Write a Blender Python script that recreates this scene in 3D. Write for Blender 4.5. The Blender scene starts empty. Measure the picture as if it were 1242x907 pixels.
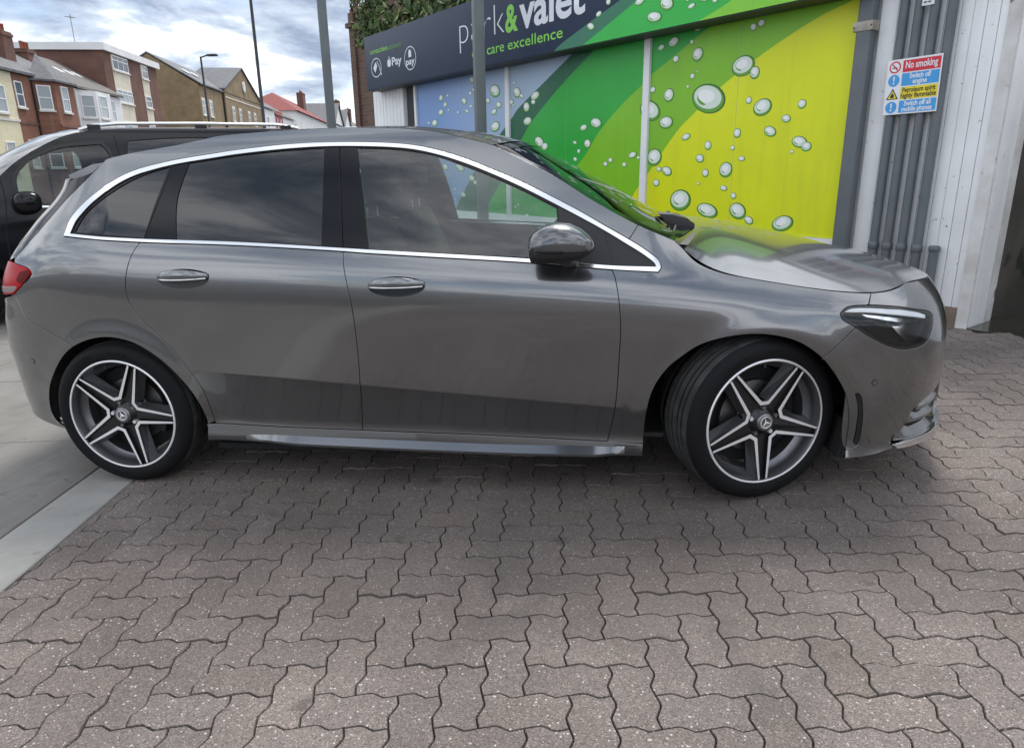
import bpy, bmesh, math, random
import numpy as np
from mathutils import Vector, Matrix
from mathutils.geometry import delaunay_2d_cdt
random.seed(4); rng=np.random.default_rng(4)
scene=bpy.context.scene
COL=scene.collection
R=math.radians
# ---------------------------------------------------------------- camera
cd=bpy.data.cameras.new('camera'); cam=bpy.data.objects.new('camera',cd); COL.objects.link(cam); scene.camera=cam
CAM_LOC=Vector((2.1524,-3.5237,1.3018)); YAW,PITCH,ROLL=.1511,.2866,-.0424
fw=Vector((-math.sin(YAW)*math.cos(PITCH),math.cos(YAW)*math.cos(PITCH),-math.sin(PITCH)))
rt=fw.cross(Vector((0,0,1))).normalized(); upv=rt.cross(fw)
r2=math.cos(ROLL)*rt+math.sin(ROLL)*upv; u2=-math.sin(ROLL)*rt+math.cos(ROLL)*upv
m=Matrix((r2,u2,-fw)).transposed().to_4x4(); m.translation=CAM_LOC; cam.matrix_world=m
cd.sensor_fit='HORIZONTAL'; cd.sensor_width=36.0; cd.lens=36.0*845.36/1242.0
cd.clip_start=.05; cd.clip_end=6000
scene.render.resolution_x=1024; scene.render.resolution_y=747
# ---------------------------------------------------------------- world: cloudy daylight sky
SUN_EL,SUN_AZ=R(57),R(10)      # azimuth from +y toward +x
world=bpy.data.worlds.new('World'); scene.world=world; world.use_nodes=True
wt=world.node_tree; wt.nodes.clear()
def WN(t,**k):
    n=wt.nodes.new(t)
    for a,b in k.items(): setattr(n,a,b)
    return n
L=wt.links.new
out=WN('ShaderNodeOutputWorld'); bg=WN('ShaderNodeBackground'); bg.inputs[1].default_value=.088
sky=WN('ShaderNodeTexSky',sky_type='NISHITA'); sky.sun_disc=False; sky.sun_elevation=SUN_EL; sky.sun_rotation=SUN_AZ; sky.dust_density=1.5
tc=WN('ShaderNodeTexCoord'); sep=WN('ShaderNodeSeparateXYZ'); L(tc.outputs['Generated'],sep.inputs[0])
# flat cloud layer: direction divided by its height, so clouds shrink towards the horizon
mx=WN('ShaderNodeMath',operation='MAXIMUM'); L(sep.outputs[2],mx.inputs[0]); mx.inputs[1].default_value=0.0
ad=WN('ShaderNodeMath',operation='ADD'); L(mx.outputs[0],ad.inputs[0]); ad.inputs[1].default_value=.34
dv=WN('ShaderNodeVectorMath',operation='DIVIDE'); cmb=WN('ShaderNodeCombineXYZ')
for i in range(3): L(ad.outputs[0],cmb.inputs[i])
L(tc.outputs['Generated'],dv.inputs[0]); L(cmb.outputs[0],dv.inputs[1])
mp=WN('ShaderNodeMapping'); L(dv.outputs[0],mp.inputs[0]); mp.inputs['Location'].default_value=(3.8446,16.6104,.4478)
n1=WN('ShaderNodeTexNoise'); n1.inputs['Scale'].default_value=1.1; n1.inputs['Detail'].default_value=9; n1.inputs['Roughness'].default_value=.55; n1.inputs['Distortion'].default_value=.25
n2=WN('ShaderNodeTexNoise'); n2.inputs['Scale'].default_value=1.9; n2.inputs['Detail'].default_value=8; n2.inputs['Roughness'].default_value=.6; n2.inputs['Distortion'].default_value=.4
L(mp.outputs[0],n1.inputs['Vector']); L(mp.outputs[0],n2.inputs['Vector'])
r1=WN('ShaderNodeValToRGB'); r1.color_ramp.elements[0].position=.385; r1.color_ramp.elements[1].position=.47   # cover: mostly clouded
r3=WN('ShaderNodeValToRGB'); e=r3.color_ramp.elements
e[0].position=.36; e[0].color=(1.9,2.35,3.2,1); e[1].position=.66; e[1].color=(10.2,10.3,10.5,1)
k=e.new(.45); k.color=(3.7,4.2,5.0,1); k=e.new(.54); k.color=(8.4,8.7,9.2,1)
L(n1.outputs[0],r1.inputs[0]); L(n2.outputs[0],r3.inputs[0])
mixc=WN('ShaderNodeMix',data_type='RGBA'); L(r1.outputs[0],mixc.inputs[0]); L(sky.outputs[0],mixc.inputs[6]); L(r3.outputs[0],mixc.inputs[7])
L(mixc.outputs[2],bg.inputs[0]); L(bg.outputs[0],out.inputs[0])
# ---------------------------------------------------------------- sun (veiled by cloud)
sd=bpy.data.lights.new('sun','SUN'); sun=bpy.data.objects.new('sun',sd); COL.objects.link(sun)
sd.energy=1.35; sd.angle=R(22); sd.color=(1.0,.96,.9)
sv=Vector((math.sin(SUN_AZ)*math.cos(SUN_EL),math.cos(SUN_AZ)*math.cos(SUN_EL),math.sin(SUN_EL)))
sun.rotation_euler=(-sv).to_track_quat('-Z','Y').to_euler()
vs=scene.view_settings; vs.view_transform='Standard'; vs.look='None'; vs.exposure=1.2; vs.gamma=1.0
# ---------------------------------------------------------------- materials
def mat(name,col,rough=.6,metal=0.0,**k):
    m=bpy.data.materials.new(name); m.use_nodes=True; b=m.node_tree.nodes['Principled BSDF']
    b.inputs['Base Color'].default_value=(*col,1); b.inputs['Roughness'].default_value=rough; b.inputs['Metallic'].default_value=metal
    for a,v in k.items(): b.inputs[a.replace('_',' ')].default_value=v
    return m
def nodes(m):
    nt=m.node_tree; return nt,nt.nodes['Principled BSDF'],(lambda t,**k:_nn(nt,t,k)),nt.links.new
def _nn(nt,t,k):
    n=nt.nodes.new(t)
    for a,b in k.items():
        if a.startswith('i_'): n.inputs[a[2:].replace('_',' ')].default_value=b
        else: setattr(n,a,b)
    return n
def noisy(name,col,col2,scale=6,rough=.75,bump=.15,bscale=60,detail=6,lo=.35,hi=.65,obj=True,metal=0.0,dist=.004,speck=None):
    """two-tone noise colour + fine bump"""
    m=mat(name,col,rough,metal); nt,b,N,K=nodes(m)
    tcn=N('ShaderNodeTexCoord'); src=tcn.outputs['Object']
    if not obj: src=N('ShaderNodeNewGeometry').outputs['Position']
    n=N('ShaderNodeTexNoise',i_Scale=scale,i_Detail=detail,i_Roughness=.6); K(src,n.inputs['Vector'])
    r=N('ShaderNodeValToRGB'); r.color_ramp.elements[0].position=lo; r.color_ramp.elements[1].position=hi
    r.color_ramp.elements[0].color=(*col,1); r.color_ramp.elements[1].color=(*col2,1); K(n.outputs[0],r.inputs[0]); c=r.outputs[0]
    if speck:
        v=N('ShaderNodeTexNoise',i_Scale=speck[0],i_Detail=2.0); K(src,v.inputs['Vector'])
        rr=N('ShaderNodeValToRGB'); rr.color_ramp.elements[0].position=speck[1]; rr.color_ramp.elements[1].position=speck[1]+.06; K(v.outputs[0],rr.inputs[0])
        mxn=N('ShaderNodeMix',data_type='RGBA'); K(rr.outputs[0],mxn.inputs[0]); K(c,mxn.inputs[6]); mxn.inputs[7].default_value=(*speck[2],1); c=mxn.outputs[2]
    K(c,b.inputs['Base Color'])
    if bump:
        n3=N('ShaderNodeTexNoise',i_Scale=bscale,i_Detail=4.0); K(src,n3.inputs['Vector'])
        bp=N('ShaderNodeBump',i_Strength=bump,i_Distance=dist); K(n3.outputs[0],bp.inputs['Height']); K(bp.outputs[0],b.inputs['Normal'])
    return m
def bricky(name,c1,c2,mortar,scale=1.0,bw=.225,bh=.075):
    """far-off brickwork: courses and mortar too small to build"""
    m=mat(name,c1,.85); nt,b,N,K=nodes(m)
    t=N('ShaderNodeTexCoord'); mpn=N('ShaderNodeMapping'); K(t.outputs['Object'],mpn.inputs[0])
    # use (x+y, z)
    s=N('ShaderNodeSeparateXYZ'); K(t.outputs['Object'],s.inputs[0]); a=N('ShaderNodeMath',operation='ADD'); K(s.outputs[0],a.inputs[0]); K(s.outputs[1],a.inputs[1])
    cb=N('ShaderNodeCombineXYZ'); K(a.outputs[0],cb.inputs[0]); K(s.outputs[2],cb.inputs[1])
    br=N('ShaderNodeTexBrick'); br.inputs['Scale'].default_value=scale; br.inputs['Brick Width'].default_value=bw; br.inputs['Row Height'].default_value=bh; br.inputs['Mortar Size'].default_value=.008
    br.inputs['Color1'].default_value=(*c1,1); br.inputs['Color2'].default_value=(*c2,1); br.inputs['Mortar'].default_value=(*mortar,1); K(cb.outputs[0],br.inputs['Vector'])
    n=N('ShaderNodeTexNoise',i_Scale=.8,i_Detail=5.0); K(t.outputs['Object'],n.inputs['Vector'])
    mm=N('ShaderNodeMix',data_type='RGBA',blend_type='MULTIPLY'); mm.inputs[0].default_value=.55; K(br.outputs[0],mm.inputs[6])
    r=N('ShaderNodeValToRGB'); r.color_ramp.elements[0].color=(.45,.43,.42,1); r.color_ramp.elements[1].color=(1.15,1.12,1.1,1); r.color_ramp.elements[0].position=.3; r.color_ramp.elements[1].position=.7
    K(n.outputs[0],r.inputs[0]); K(r.outputs[0],mm.inputs[7]); K(mm.outputs[2],b.inputs['Base Color'])
    return m
def thin_glass(name,tint,refl=1.0,ior=1.5,rough=0.0):
    m=bpy.data.materials.new(name); m.use_nodes=True; nt=m.node_tree; nt.nodes.clear()
    o=nt.nodes.new('ShaderNodeOutputMaterial'); t=nt.nodes.new('ShaderNodeBsdfTransparent'); t.inputs[0].default_value=(*tint,1)
    g=nt.nodes.new('ShaderNodeBsdfGlossy'); g.inputs['Roughness'].default_value=rough; g.inputs['Color'].default_value=(refl,refl,refl,1)
    f=nt.nodes.new('ShaderNodeFresnel'); f.inputs['IOR'].default_value=ior; x=nt.nodes.new('ShaderNodeMixShader')
    nt.links.new(f.outputs[0],x.inputs[0]); nt.links.new(t.outputs[0],x.inputs[1]); nt.links.new(g.outputs[0],x.inputs[2]); nt.links.new(x.outputs[0],o.inputs[0])
    return m
# ---------------------------------------------------------------- object helpers
class MB:
    def __init__(s): s.v=[];s.f=[];s.m=[];s.sm=[]
    def add(s,vs,fs,mi=0,smooth=False):
        o=len(s.v); s.v+= [tuple(map(float,a)) for a in vs]; s.f+=[tuple(i+o for i in f) for f in fs]; s.m+=[mi]*len(fs); s.sm+=[smooth]*len(fs); return s
    def box(s,a,b,mi=0,M=None):
        x0,y0,z0=a;x1,y1,z1=b
        vs=[(x0,y0,z0),(x1,y0,z0),(x1,y1,z0),(x0,y1,z0),(x0,y0,z1),(x1,y0,z1),(x1,y1,z1),(x0,y1,z1)]
        if M is not None: vs=[tuple(M@Vector(q)) for q in vs]
        return s.add(vs,[(0,3,2,1),(4,5,6,7),(0,1,5,4),(1,2,6,5),(2,3,7,6),(3,0,4,7)],mi)
    def tube(s,pts,r,n=8,mi=0,caps=True,smooth=True):
        pts=[Vector(q) for q in pts]; rr=r if isinstance(r,(list,tuple)) else [r]*len(pts); o=len(s.v); vs=[];fs=[]
        t0=(pts[1]-pts[0]).normalized(); a=t0.orthogonal().normalized()
        for i,q in enumerate(pts):
            t=(pts[min(i+1,len(pts)-1)]-pts[max(i-1,0)]).normalized(); a=(a-t*a.dot(t)).normalized(); b=t.cross(a)
            for k in range(n):
                an=2*math.pi*k/n; vs.append(q+(a*math.cos(an)+b*math.sin(an))*rr[i])
        for i in range(len(pts)-1):
            for k in range(n): fs.append((i*n+k,i*n+(k+1)%n,(i+1)*n+(k+1)%n,(i+1)*n+k))
        s.add(vs,fs,mi,smooth)
        if caps: s.add(vs[:n],[tuple(range(n))[::-1]],mi); s.add(vs[-n:],[tuple(range(n))],mi)
        return s
    def lathe(s,prof,n=48,mi=0,axis='y',M=None,smooth=True,closed=False):
        """prof: list of (radius, axial)"""
        vs=[];fs=[];k=len(prof)
        for i in range(n):
            an=2*math.pi*i/n;c,sn=math.cos(an),math.sin(an)
            for r,h in prof:
                q=(r*c,h,r*sn) if axis=='y' else ((r*c,r*sn,h) if axis=='z' else (h,r*c,r*sn))
                vs.append(tuple(M@Vector(q)) if M is not None else q)
        for i in range(n):
            j=(i+1)%n
            for a in range(k-1+(1 if closed else 0)): fs.append((i*k+a,i*k+(a+1)%k,j*k+(a+1)%k,j*k+a))
        return s.add(vs,fs,mi,smooth)
    def prism(s,poly,h0,h1,mi=0,fn=None,cap0=True):
        """extrude 2d polygon; fn maps (a,b,h) to 3d"""
        fn=fn or (lambda a,b,h:(a,b,h)); n=len(poly)
        vs=[fn(a,b,h0) for a,b in poly]+[fn(a,b,h1) for a,b in poly]
        fs=[tuple(range(n,2*n))]+[(i,(i+1)%n,n+(i+1)%n,n+i) for i in range(n)]
        if cap0: fs.append(tuple(range(n))[::-1])
        return s.add(vs,fs,mi)
    def build(s,name,mats,parent=None,shift=None,fix=False,auto=None):
        me=bpy.data.meshes.new(name); me.from_pydata(s.v,[],s.f); 
        for q in (mats if isinstance(mats,(list,tuple)) else [mats]): me.materials.append(q)
        me.polygons.foreach_set('material_index',s.m); me.polygons.foreach_set('use_smooth',s.sm)
        if fix:
            bm=bmesh.new(); bm.from_mesh(me); bmesh.ops.recalc_face_normals(bm,faces=bm.faces); bm.to_mesh(me); bm.free()
        me.update(); o=bpy.data.objects.new(name,me); COL.objects.link(o)
        if parent: o.parent=parent
        if shift is not None: o.location=shift
        if auto is not None: shade_auto(o,auto)
        return o
def shade_auto(o,deg=35):
    me=o.data; me.polygons.foreach_set('use_smooth',[True]*len(me.polygons))
    bm=bmesh.new(); bm.from_mesh(me)
    for e in bm.edges:
        e.smooth = len(e.link_faces)==2 and e.calc_face_angle(0)<R(deg)
    bm.to_mesh(me); bm.free()
def empty(name,loc=(0,0,0),M=None):
    o=bpy.data.objects.new(name,None); COL.objects.link(o); o.empty_display_size=.2
    if M is not None: o.matrix_world=M
    else: o.location=loc
    return o
def tag(o,label=None,cat=None,group=None,kind=None):
    for a,b in (('label',label),('category',cat),('group',group),('kind',kind)):
        if b: o[a]=b
    return o
def bevel(o,w=.01,seg=2,ang=35):
    bm=bmesh.new(); bm.from_mesh(o.data); bmesh.ops.remove_doubles(bm,verts=bm.verts,dist=1e-5)
    es=[e for e in bm.edges if len(e.link_faces)==2 and e.calc_face_angle(0)>R(ang)]
    bmesh.ops.bevel(bm,geom=es,offset=w,segments=seg,affect='EDGES',profile=.6,clamp_overlap=True)
    bmesh.ops.recalc_face_normals(bm,faces=bm.faces)
    bm.to_mesh(o.data); bm.free(); shade_auto(o,40); return o
def frame(origin,X,Y,Z):
    M=Matrix((Vector(X),Vector(Y),Vector(Z))).transposed().to_4x4(); M.translation=Vector(origin); return M
def text_mesh(txt,size,offset=0.0,extrude=.0,spacing=1.0):
    c=bpy.data.curves.new('lettering','FONT'); c.body=txt; c.size=size; c.offset=offset; c.extrude=extrude; c.resolution_u=4; c.space_character=spacing
    o=bpy.data.objects.new('lettering',c); COL.objects.link(o); dg=bpy.context.evaluated_depsgraph_get()
    me=bpy.data.meshes.new_from_object(o.evaluated_get(dg)); bpy.data.objects.remove(o); bpy.data.curves.remove(c)
    return me
UPV=Vector((.0267446,.0000711,.9996423))   # plumb: the forecourt itself slopes a little

# ================================================================ ground
def paver_material():
    m=mat('paver_concrete',(.2,.18,.175),.82); nt,b,N,K=nodes(m)
    pos=N('ShaderNodeNewGeometry').outputs['Position']
    at=N('ShaderNodeAttribute',attribute_name='tint')
    big=N('ShaderNodeTexNoise',i_Scale=.9,i_Detail=5.0,i_Roughness=.6); K(pos,big.inputs['Vector'])
    r=N('ShaderNodeValToRGB'); r.color_ramp.elements[0].position=.34; r.color_ramp.elements[1].position=.66
    r.color_ramp.elements[0].color=(.112,.093,.083,1); r.color_ramp.elements[1].color=(.186,.158,.143,1); K(big.outputs[0],r.inputs[0])
    mul=N('ShaderNodeMix',data_type='RGBA',blend_type='MULTIPLY'); mul.inputs[0].default_value=1.0; K(r.outputs[0],mul.inputs[6]); K(at.outputs['Color'],mul.inputs[7])
    # aggregate: pale and dark grains
    g=N('ShaderNodeTexVoronoi',i_Scale=300.0); K(pos,g.inputs['Vector'])
    bw=N('ShaderNodeSeparateColor'); K(g.outputs['Color'],bw.inputs[0])
    gr=N('ShaderNodeValToRGB'); e=gr.color_ramp.elements; e[0].position=0.0; e[0].color=(.5,.48,.47,1); e[1].position=1.0; e[1].color=(2.1,2.15,2.15,1)
    k=e.new(.3); k.color=(.86,.85,.85,1); k=e.new(.8); k.color=(1.12,1.1,1.1,1); k=e.new(.93); k.color=(1.35,1.34,1.33,1); K(bw.outputs[0],gr.inputs[0])
    mu2=N('ShaderNodeMix',data_type='RGBA',blend_type='MULTIPLY'); mu2.inputs[0].default_value=1.0; K(mul.outputs[2],mu2.inputs[6]); K(gr.outputs[0],mu2.inputs[7])
    # sparse larger pale chips
    g2=N('ShaderNodeTexVoronoi',i_Scale=95.0); K(pos,g2.inputs['Vector']); s2=N('ShaderNodeSeparateColor'); K(g2.outputs['Color'],s2.inputs[0])
    c1=N('ShaderNodeMath',operation='GREATER_THAN'); K(s2.outputs[1],c1.inputs[0]); c1.inputs[1].default_value=.90
    c2=N('ShaderNodeMath',operation='LESS_THAN'); K(g2.outputs['Distance'],c2.inputs[0]); c2.inputs[1].default_value=.28
    c3=N('ShaderNodeMath',operation='MULTIPLY'); K(c1.outputs[0],c3.inputs[0]); K(c2.outputs[0],c3.inputs[1])
    c4=N('ShaderNodeMath',operation='MULTIPLY'); K(c3.outputs[0],c4.inputs[0]); c4.inputs[1].default_value=.75
    chip=N('ShaderNodeMix',data_type='RGBA'); K(c4.outputs[0],chip.inputs[0]); K(mu2.outputs[2],chip.inputs[6]); chip.inputs[7].default_value=(.50,.48,.45,1)
    # oil and tyre stains
    st=N('ShaderNodeTexNoise',i_Scale=2.2,i_Detail=6.0,i_Roughness=.65,i_Distortion=.6); K(pos,st.inputs['Vector'])
    sr=N('ShaderNodeValToRGB'); sr.color_ramp.elements[0].position=.56; sr.color_ramp.elements[1].position=.70; K(st.outputs[0],sr.inputs[0])
    sm=N('ShaderNodeMath',operation='MULTIPLY'); K(sr.outputs[0],sm.inputs[0]); sm.inputs[1].default_value=.5
    stain=N('ShaderNodeMix',data_type='RGBA'); K(sm.outputs[0],stain.inputs[0]); K(chip.outputs[2],stain.inputs[6]); stain.inputs[7].default_value=(.065,.058,.055,1)
    # old oil and damp, with the parked car's ground shade painted in: blotchy outline
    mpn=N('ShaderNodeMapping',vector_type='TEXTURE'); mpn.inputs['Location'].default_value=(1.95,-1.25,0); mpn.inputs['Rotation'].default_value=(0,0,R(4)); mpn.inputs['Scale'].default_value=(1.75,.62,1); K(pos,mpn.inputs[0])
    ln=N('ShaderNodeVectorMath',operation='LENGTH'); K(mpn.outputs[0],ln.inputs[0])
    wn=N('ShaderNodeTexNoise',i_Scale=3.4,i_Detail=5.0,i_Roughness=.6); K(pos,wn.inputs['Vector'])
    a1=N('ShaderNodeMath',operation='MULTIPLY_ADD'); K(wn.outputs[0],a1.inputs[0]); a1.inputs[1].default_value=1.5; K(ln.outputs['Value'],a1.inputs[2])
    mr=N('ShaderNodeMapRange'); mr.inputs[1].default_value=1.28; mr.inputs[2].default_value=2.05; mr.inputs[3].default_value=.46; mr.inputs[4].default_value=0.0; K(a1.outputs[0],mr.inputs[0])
    oil_shade=N('ShaderNodeMix',data_type='RGBA'); K(mr.outputs[0],oil_shade.inputs[0]); K(stain.outputs[2],oil_shade.inputs[6]); oil_shade.inputs[7].default_value=(.062,.051,.044,1)
    dr=N('ShaderNodeTexVoronoi',i_Scale=5.0,i_Randomness=1.0); dw=N('ShaderNodeTexNoise',i_Scale=40.0,i_Detail=3.0); K(pos,dw.inputs['Vector']); dd=N('ShaderNodeVectorMath',operation='MULTIPLY_ADD'); K(dw.outputs['Color'],dd.inputs[0]); dd.inputs[1].default_value=(.05,.05,.05); K(pos,dd.inputs[2]); K(dd.outputs[0],dr.inputs['Vector'])
    ds_=N('ShaderNodeSeparateColor'); K(dr.outputs['Color'],ds_.inputs[0]); th=N('ShaderNodeMapRange'); th.inputs[1].default_value=.55; th.inputs[2].default_value=1.0; th.inputs[3].default_value=0.0; th.inputs[4].default_value=.20; K(ds_.outputs[0],th.inputs[0])
    sb=N('ShaderNodeMath',operation='SUBTRACT'); K(th.outputs[0],sb.inputs[0]); K(dr.outputs['Distance'],sb.inputs[1]); dm=N('ShaderNodeMapRange'); dm.inputs[1].default_value=-.02; dm.inputs[2].default_value=.06; dm.inputs[3].default_value=0.0; dm.inputs[4].default_value=.62; K(sb.outputs[0],dm.inputs[0])
    drip=N('ShaderNodeMix',data_type='RGBA'); K(dm.outputs[0],drip.inputs[0]); K(oil_shade.outputs[2],drip.inputs[6]); drip.inputs[7].default_value=(.05,.043,.038,1)
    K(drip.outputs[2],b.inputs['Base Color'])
    bn=N('ShaderNodeTexNoise',i_Scale=260.0,i_Detail=3.0); K(pos,bn.inputs['Vector']); bp=N('ShaderNodeBump',i_Strength=.55,i_Distance=.003); K(bn.outputs[0],bp.inputs['Height']); K(bp.outputs[0],b.inputs['Normal'])
    return m
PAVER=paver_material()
JOINT=noisy('joint_dirt',(.028,.024,.02),(.06,.05,.042),scale=30,rough=.95,bump=.3,obj=False)
CONC=noisy('brushed_concrete',(.155,.145,.131),(.215,.203,.187),scale=2.2,rough=.85,bump=.25,bscale=90,obj=False,speck=(14,.68,(.14,.13,.12)))
CONC2=noisy('edging_concrete',(.225,.22,.203),(.305,.30,.28),scale=3.2,rough=.85,bump=.22,bscale=120,obj=False,speck=(9,.66,(.22,.21,.19)))
def brush_lines(m):
    nt,b,N,K=nodes(m); src=b.inputs['Base Color'].links[0].from_socket
    pos=N('ShaderNodeNewGeometry').outputs['Position']; mpn=N('ShaderNodeMapping'); mpn.inputs['Rotation'].default_value=(0,0,R(8)); mpn.inputs['Scale'].default_value=(60,1.2,1); K(pos,mpn.inputs[0])
    n=N('ShaderNodeTexNoise',i_Scale=1.0,i_Detail=3.0); K(mpn.outputs[0],n.inputs['Vector'])
    r=N('ShaderNodeValToRGB'); r.color_ramp.elements[0].position=.4; r.color_ramp.elements[1].position=.62; r.color_ramp.elements[0].color=(.84,.83,.82,1); r.color_ramp.elements[1].color=(1.06,1.06,1.06,1); K(n.outputs[0],r.inputs[0])
    x=N('ShaderNodeMix',data_type='RGBA',blend_type='MULTIPLY'); x.inputs[0].default_value=.45; K(src,x.inputs[6]); K(r.outputs[0],x.inputs[7]); K(x.outputs[2],b.inputs['Base Color'])
brush_lines(CONC)
def cracks(m,sc,w,amt):
    nt,b,N,K=nodes(m); src=b.inputs['Base Color'].links[0].from_socket; pos=N('ShaderNodeNewGeometry').outputs['Position']
    dn=N('ShaderNodeTexNoise',i_Scale=3.0,i_Detail=6.0); K(pos,dn.inputs['Vector']); ad_=N('ShaderNodeVectorMath',operation='MULTIPLY_ADD'); K(dn.outputs['Color'],ad_.inputs[0]); ad_.inputs[1].default_value=(.5,.5,.5); K(pos,ad_.inputs[2])
    v=N('ShaderNodeTexVoronoi',feature='DISTANCE_TO_EDGE',i_Scale=sc); K(ad_.outputs[0],v.inputs['Vector']); mr=N('ShaderNodeMapRange'); mr.inputs[1].default_value=0.0; mr.inputs[2].default_value=w; mr.inputs[3].default_value=amt; mr.inputs[4].default_value=0.0; K(v.outputs[0],mr.inputs[0])
    sn=N('ShaderNodeTexNoise',i_Scale=1.7,i_Detail=7.0,i_Roughness=.7); K(pos,sn.inputs['Vector']); sr=N('ShaderNodeMapRange'); sr.inputs[1].default_value=.5; sr.inputs[2].default_value=.72; sr.inputs[3].default_value=0.0; sr.inputs[4].default_value=.38; K(sn.outputs[0],sr.inputs[0])
    mxx=N('ShaderNodeMath',operation='MAXIMUM'); K(mr.outputs[0],mxx.inputs[0]); K(sr.outputs[0],mxx.inputs[1])
    x=N('ShaderNodeMix',data_type='RGBA'); K(mxx.outputs[0],x.inputs[0]); K(src,x.inputs[6]); x.inputs[7].default_value=(.085,.075,.065,1); K(x.outputs[2],b.inputs['Base Color'])
cracks(CONC,.55,.004,.7); cracks(CONC2,.8,.005,.65)
ASPH=noisy('asphalt',(.05,.05,.052),(.085,.083,.08),scale=1.3,rough=.9,bump=.4,bscale=150,obj=False)
g=MB(); n=24
g.add([(-3000,-3000,-.03),(3000,-3000,-.03),(3000,3000,-.03),(-3000,3000,-.03)],[(0,1,2,3)])
tag(g.build('ground',ASPH),'dark asphalt ground of the street','ground',kind='structure')
# --- block paving
PO=np.array((1.917,-1.942)); TH=R(5.3); PA=.111
E1=np.array((math.cos(TH),math.sin(TH)))*PA; E2=np.array((-math.sin(TH),math.cos(TH)))*PA
AMP=.072
WH=[(0,0),(.34,1),(.43,.85),(.69,-1),(.79,-.8)]; WV=[(0,0),(.24,-.8),(.33,-1),(.66,.9),(.76,1)]
def paver_outline(i,j,w,h):
    P=[]
    for k in range(w): P+=[(i+k+t,j+AMP*a) for t,a in WH]
    for k in range(h): P+=[(i+w+AMP*a,j+k+t) for t,a in WV]
    for k in range(w-1,-1,-1): P+=[(i+w,j+h)] if k==w-1 else [(i+k+1,j+h)]; P+=[(i+k+t,j+h+AMP*a) for t,a in WH[:0:-1]]
    for k in range(h-1,-1,-1): P+=[(i,j+k+1)]; P+=[(i+AMP*a,j+k+t) for t,a in WV[:0:-1]]
    P=np.array(P); return PO+P[:,:1]*E1+P[:,1:]*E2
def clip_half(P,a,nv):
    """keep side where (p-a).nv>=0"""
    out=[];n=len(P);d=(P-a)@nv
    for i in range(n):
        j=(i+1)%n
        if d[i]>=0: out.append(P[i])
        if (d[i]>=0)!=(d[j]>=0): t=d[i]/(d[i]-d[j]); out.append(P[i]+(P[j]-P[i])*t)
    return np.array(out) if len(out)>2 else None
def inset(P,w):
    a=np.roll(P,1,0);c=np.roll(P,-1,0); e1=P-a;e2=c-P
    e1=e1/(np.linalg.norm(e1,axis=1,keepdims=True)+1e-9);e2=e2/(np.linalg.norm(e2,axis=1,keepdims=True)+1e-9)
    n1=np.stack([-e1[:,1],e1[:,0]],1);n2=np.stack([-e2[:,1],e2[:,0]],1); nn=n1+n2; l=np.linalg.norm(nn,axis=1,keepdims=True)+1e-9; nn/=l
    k=np.clip((nn*n1).sum(1,keepdims=True),.5,1); return P+nn*w/k
EDGE_A=np.array((-.025,-.872)); EDGE_D=np.array((-.150,.9887)); EDGE_N=np.array((.9887,.150))
B0v=np.array((4.78,2.07)); WD=np.array((-.7006,.7135)); WNn=np.array((.7135,.7006))
def cam_px(q):
    d=Vector(q)-CAM_LOC; Z=d.dot(fw); 
    if Z<.2: return None
    return (621+845.36*d.dot(r2)/Z, 453.5-845.36*d.dot(u2)/Z, Z)
paving=MB(); c=[(-.15,-6.0),(9,-6.0),(9,7.5),(-1.4,7.5)]
paving.add([(a,b,-.014) for a,b in c],[(0,1,2,3)])
paving=tag(paving.build('block_paving',JOINT),'grey brown interlocking block paving under the car','paving',kind='structure')
# paving beyond the single blocks: the material takes over
far=MB(); 
for q in ([(-.15+.55,-30),(30,-30),(30,-3.4),(.36,-3.4)],[(6.35,-3.4),(30,-3.4),(30,1.5),(6.35,1.5)]): far.add([(a,b,-.005) for a,b in q],[(0,1,2,3)])
far=far.build('paving_beyond',PAVER,paving); far['kind']='stuff'
a_=far.data.color_attributes.new('tint','FLOAT_COLOR','POINT'); a_.data.foreach_set('color',np.array([(.84,.84,.84,1)]*8,dtype=np.float32).ravel())
cells=[]
for i in range(-26,50):
    for j in range(-16,78):
        q=(i-j)%4
        if q==1: cells.append((i,j,2,1))
        elif q==0: cells.append((i,j,1,2))
items=[]
for (i,j,w,h) in cells:
    P=paver_outline(i,j,w,h); ctr=P.mean(0)
    if ctr[1]<-3.6 or ctr[0]>6.3 or ctr[1]>6.2: continue
    if (ctr-B0v)@WNn>.02 or ((ctr-B0v)@WD<-.02 and (ctr-B0v)@WNn>-.02): continue
    d=(P-EDGE_A)@EDGE_N
    if d.max()<.015: continue
    if d.min()<0: P=clip_half(P,EDGE_A,EDGE_N)
    if P is None or len(P)<3: continue
    # drop near-duplicate points
    keep=[k for k in range(len(P)) if np.linalg.norm(P[k]-P[k-1])>.004]; P=P[keep]
    if len(P)<4: continue
    px=cam_px((ctr[0],ctr[1],0)); vis=px is not None and -30<px[0]<1272 and px[1]<937 and (ctr[1]<-.95 or ctr[0]>3.75)
    items.append((ctr,P,vis,px[2] if px else 99))
order=sorted([k for k,it in enumerate(items) if it[2]],key=lambda k:items[k][3])[:300]; near=set(order)
def paver_geo(P,ctr,z0,tilt):
    o=inset(P,.0009); t=inset(P,.0033); n=len(P)
    zz=lambda q:z0+(q-ctr)@tilt
    vs=[(a[0]-ctr[0],a[1]-ctr[1],zz(a)-.0075) for a in o]+[(a[0]-ctr[0],a[1]-ctr[1],zz(a)) for a in t]
    return vs,[(i,(i+1)%n,n+(i+1)%n,n+i) for i in range(n)]+[tuple(range(n,2*n))]
def tint_mesh(me,cols):
    a=me.color_attributes.new('tint','FLOAT_COLOR','POINT'); a.data.foreach_set('color',np.array(cols,dtype=np.float32).ravel())
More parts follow.
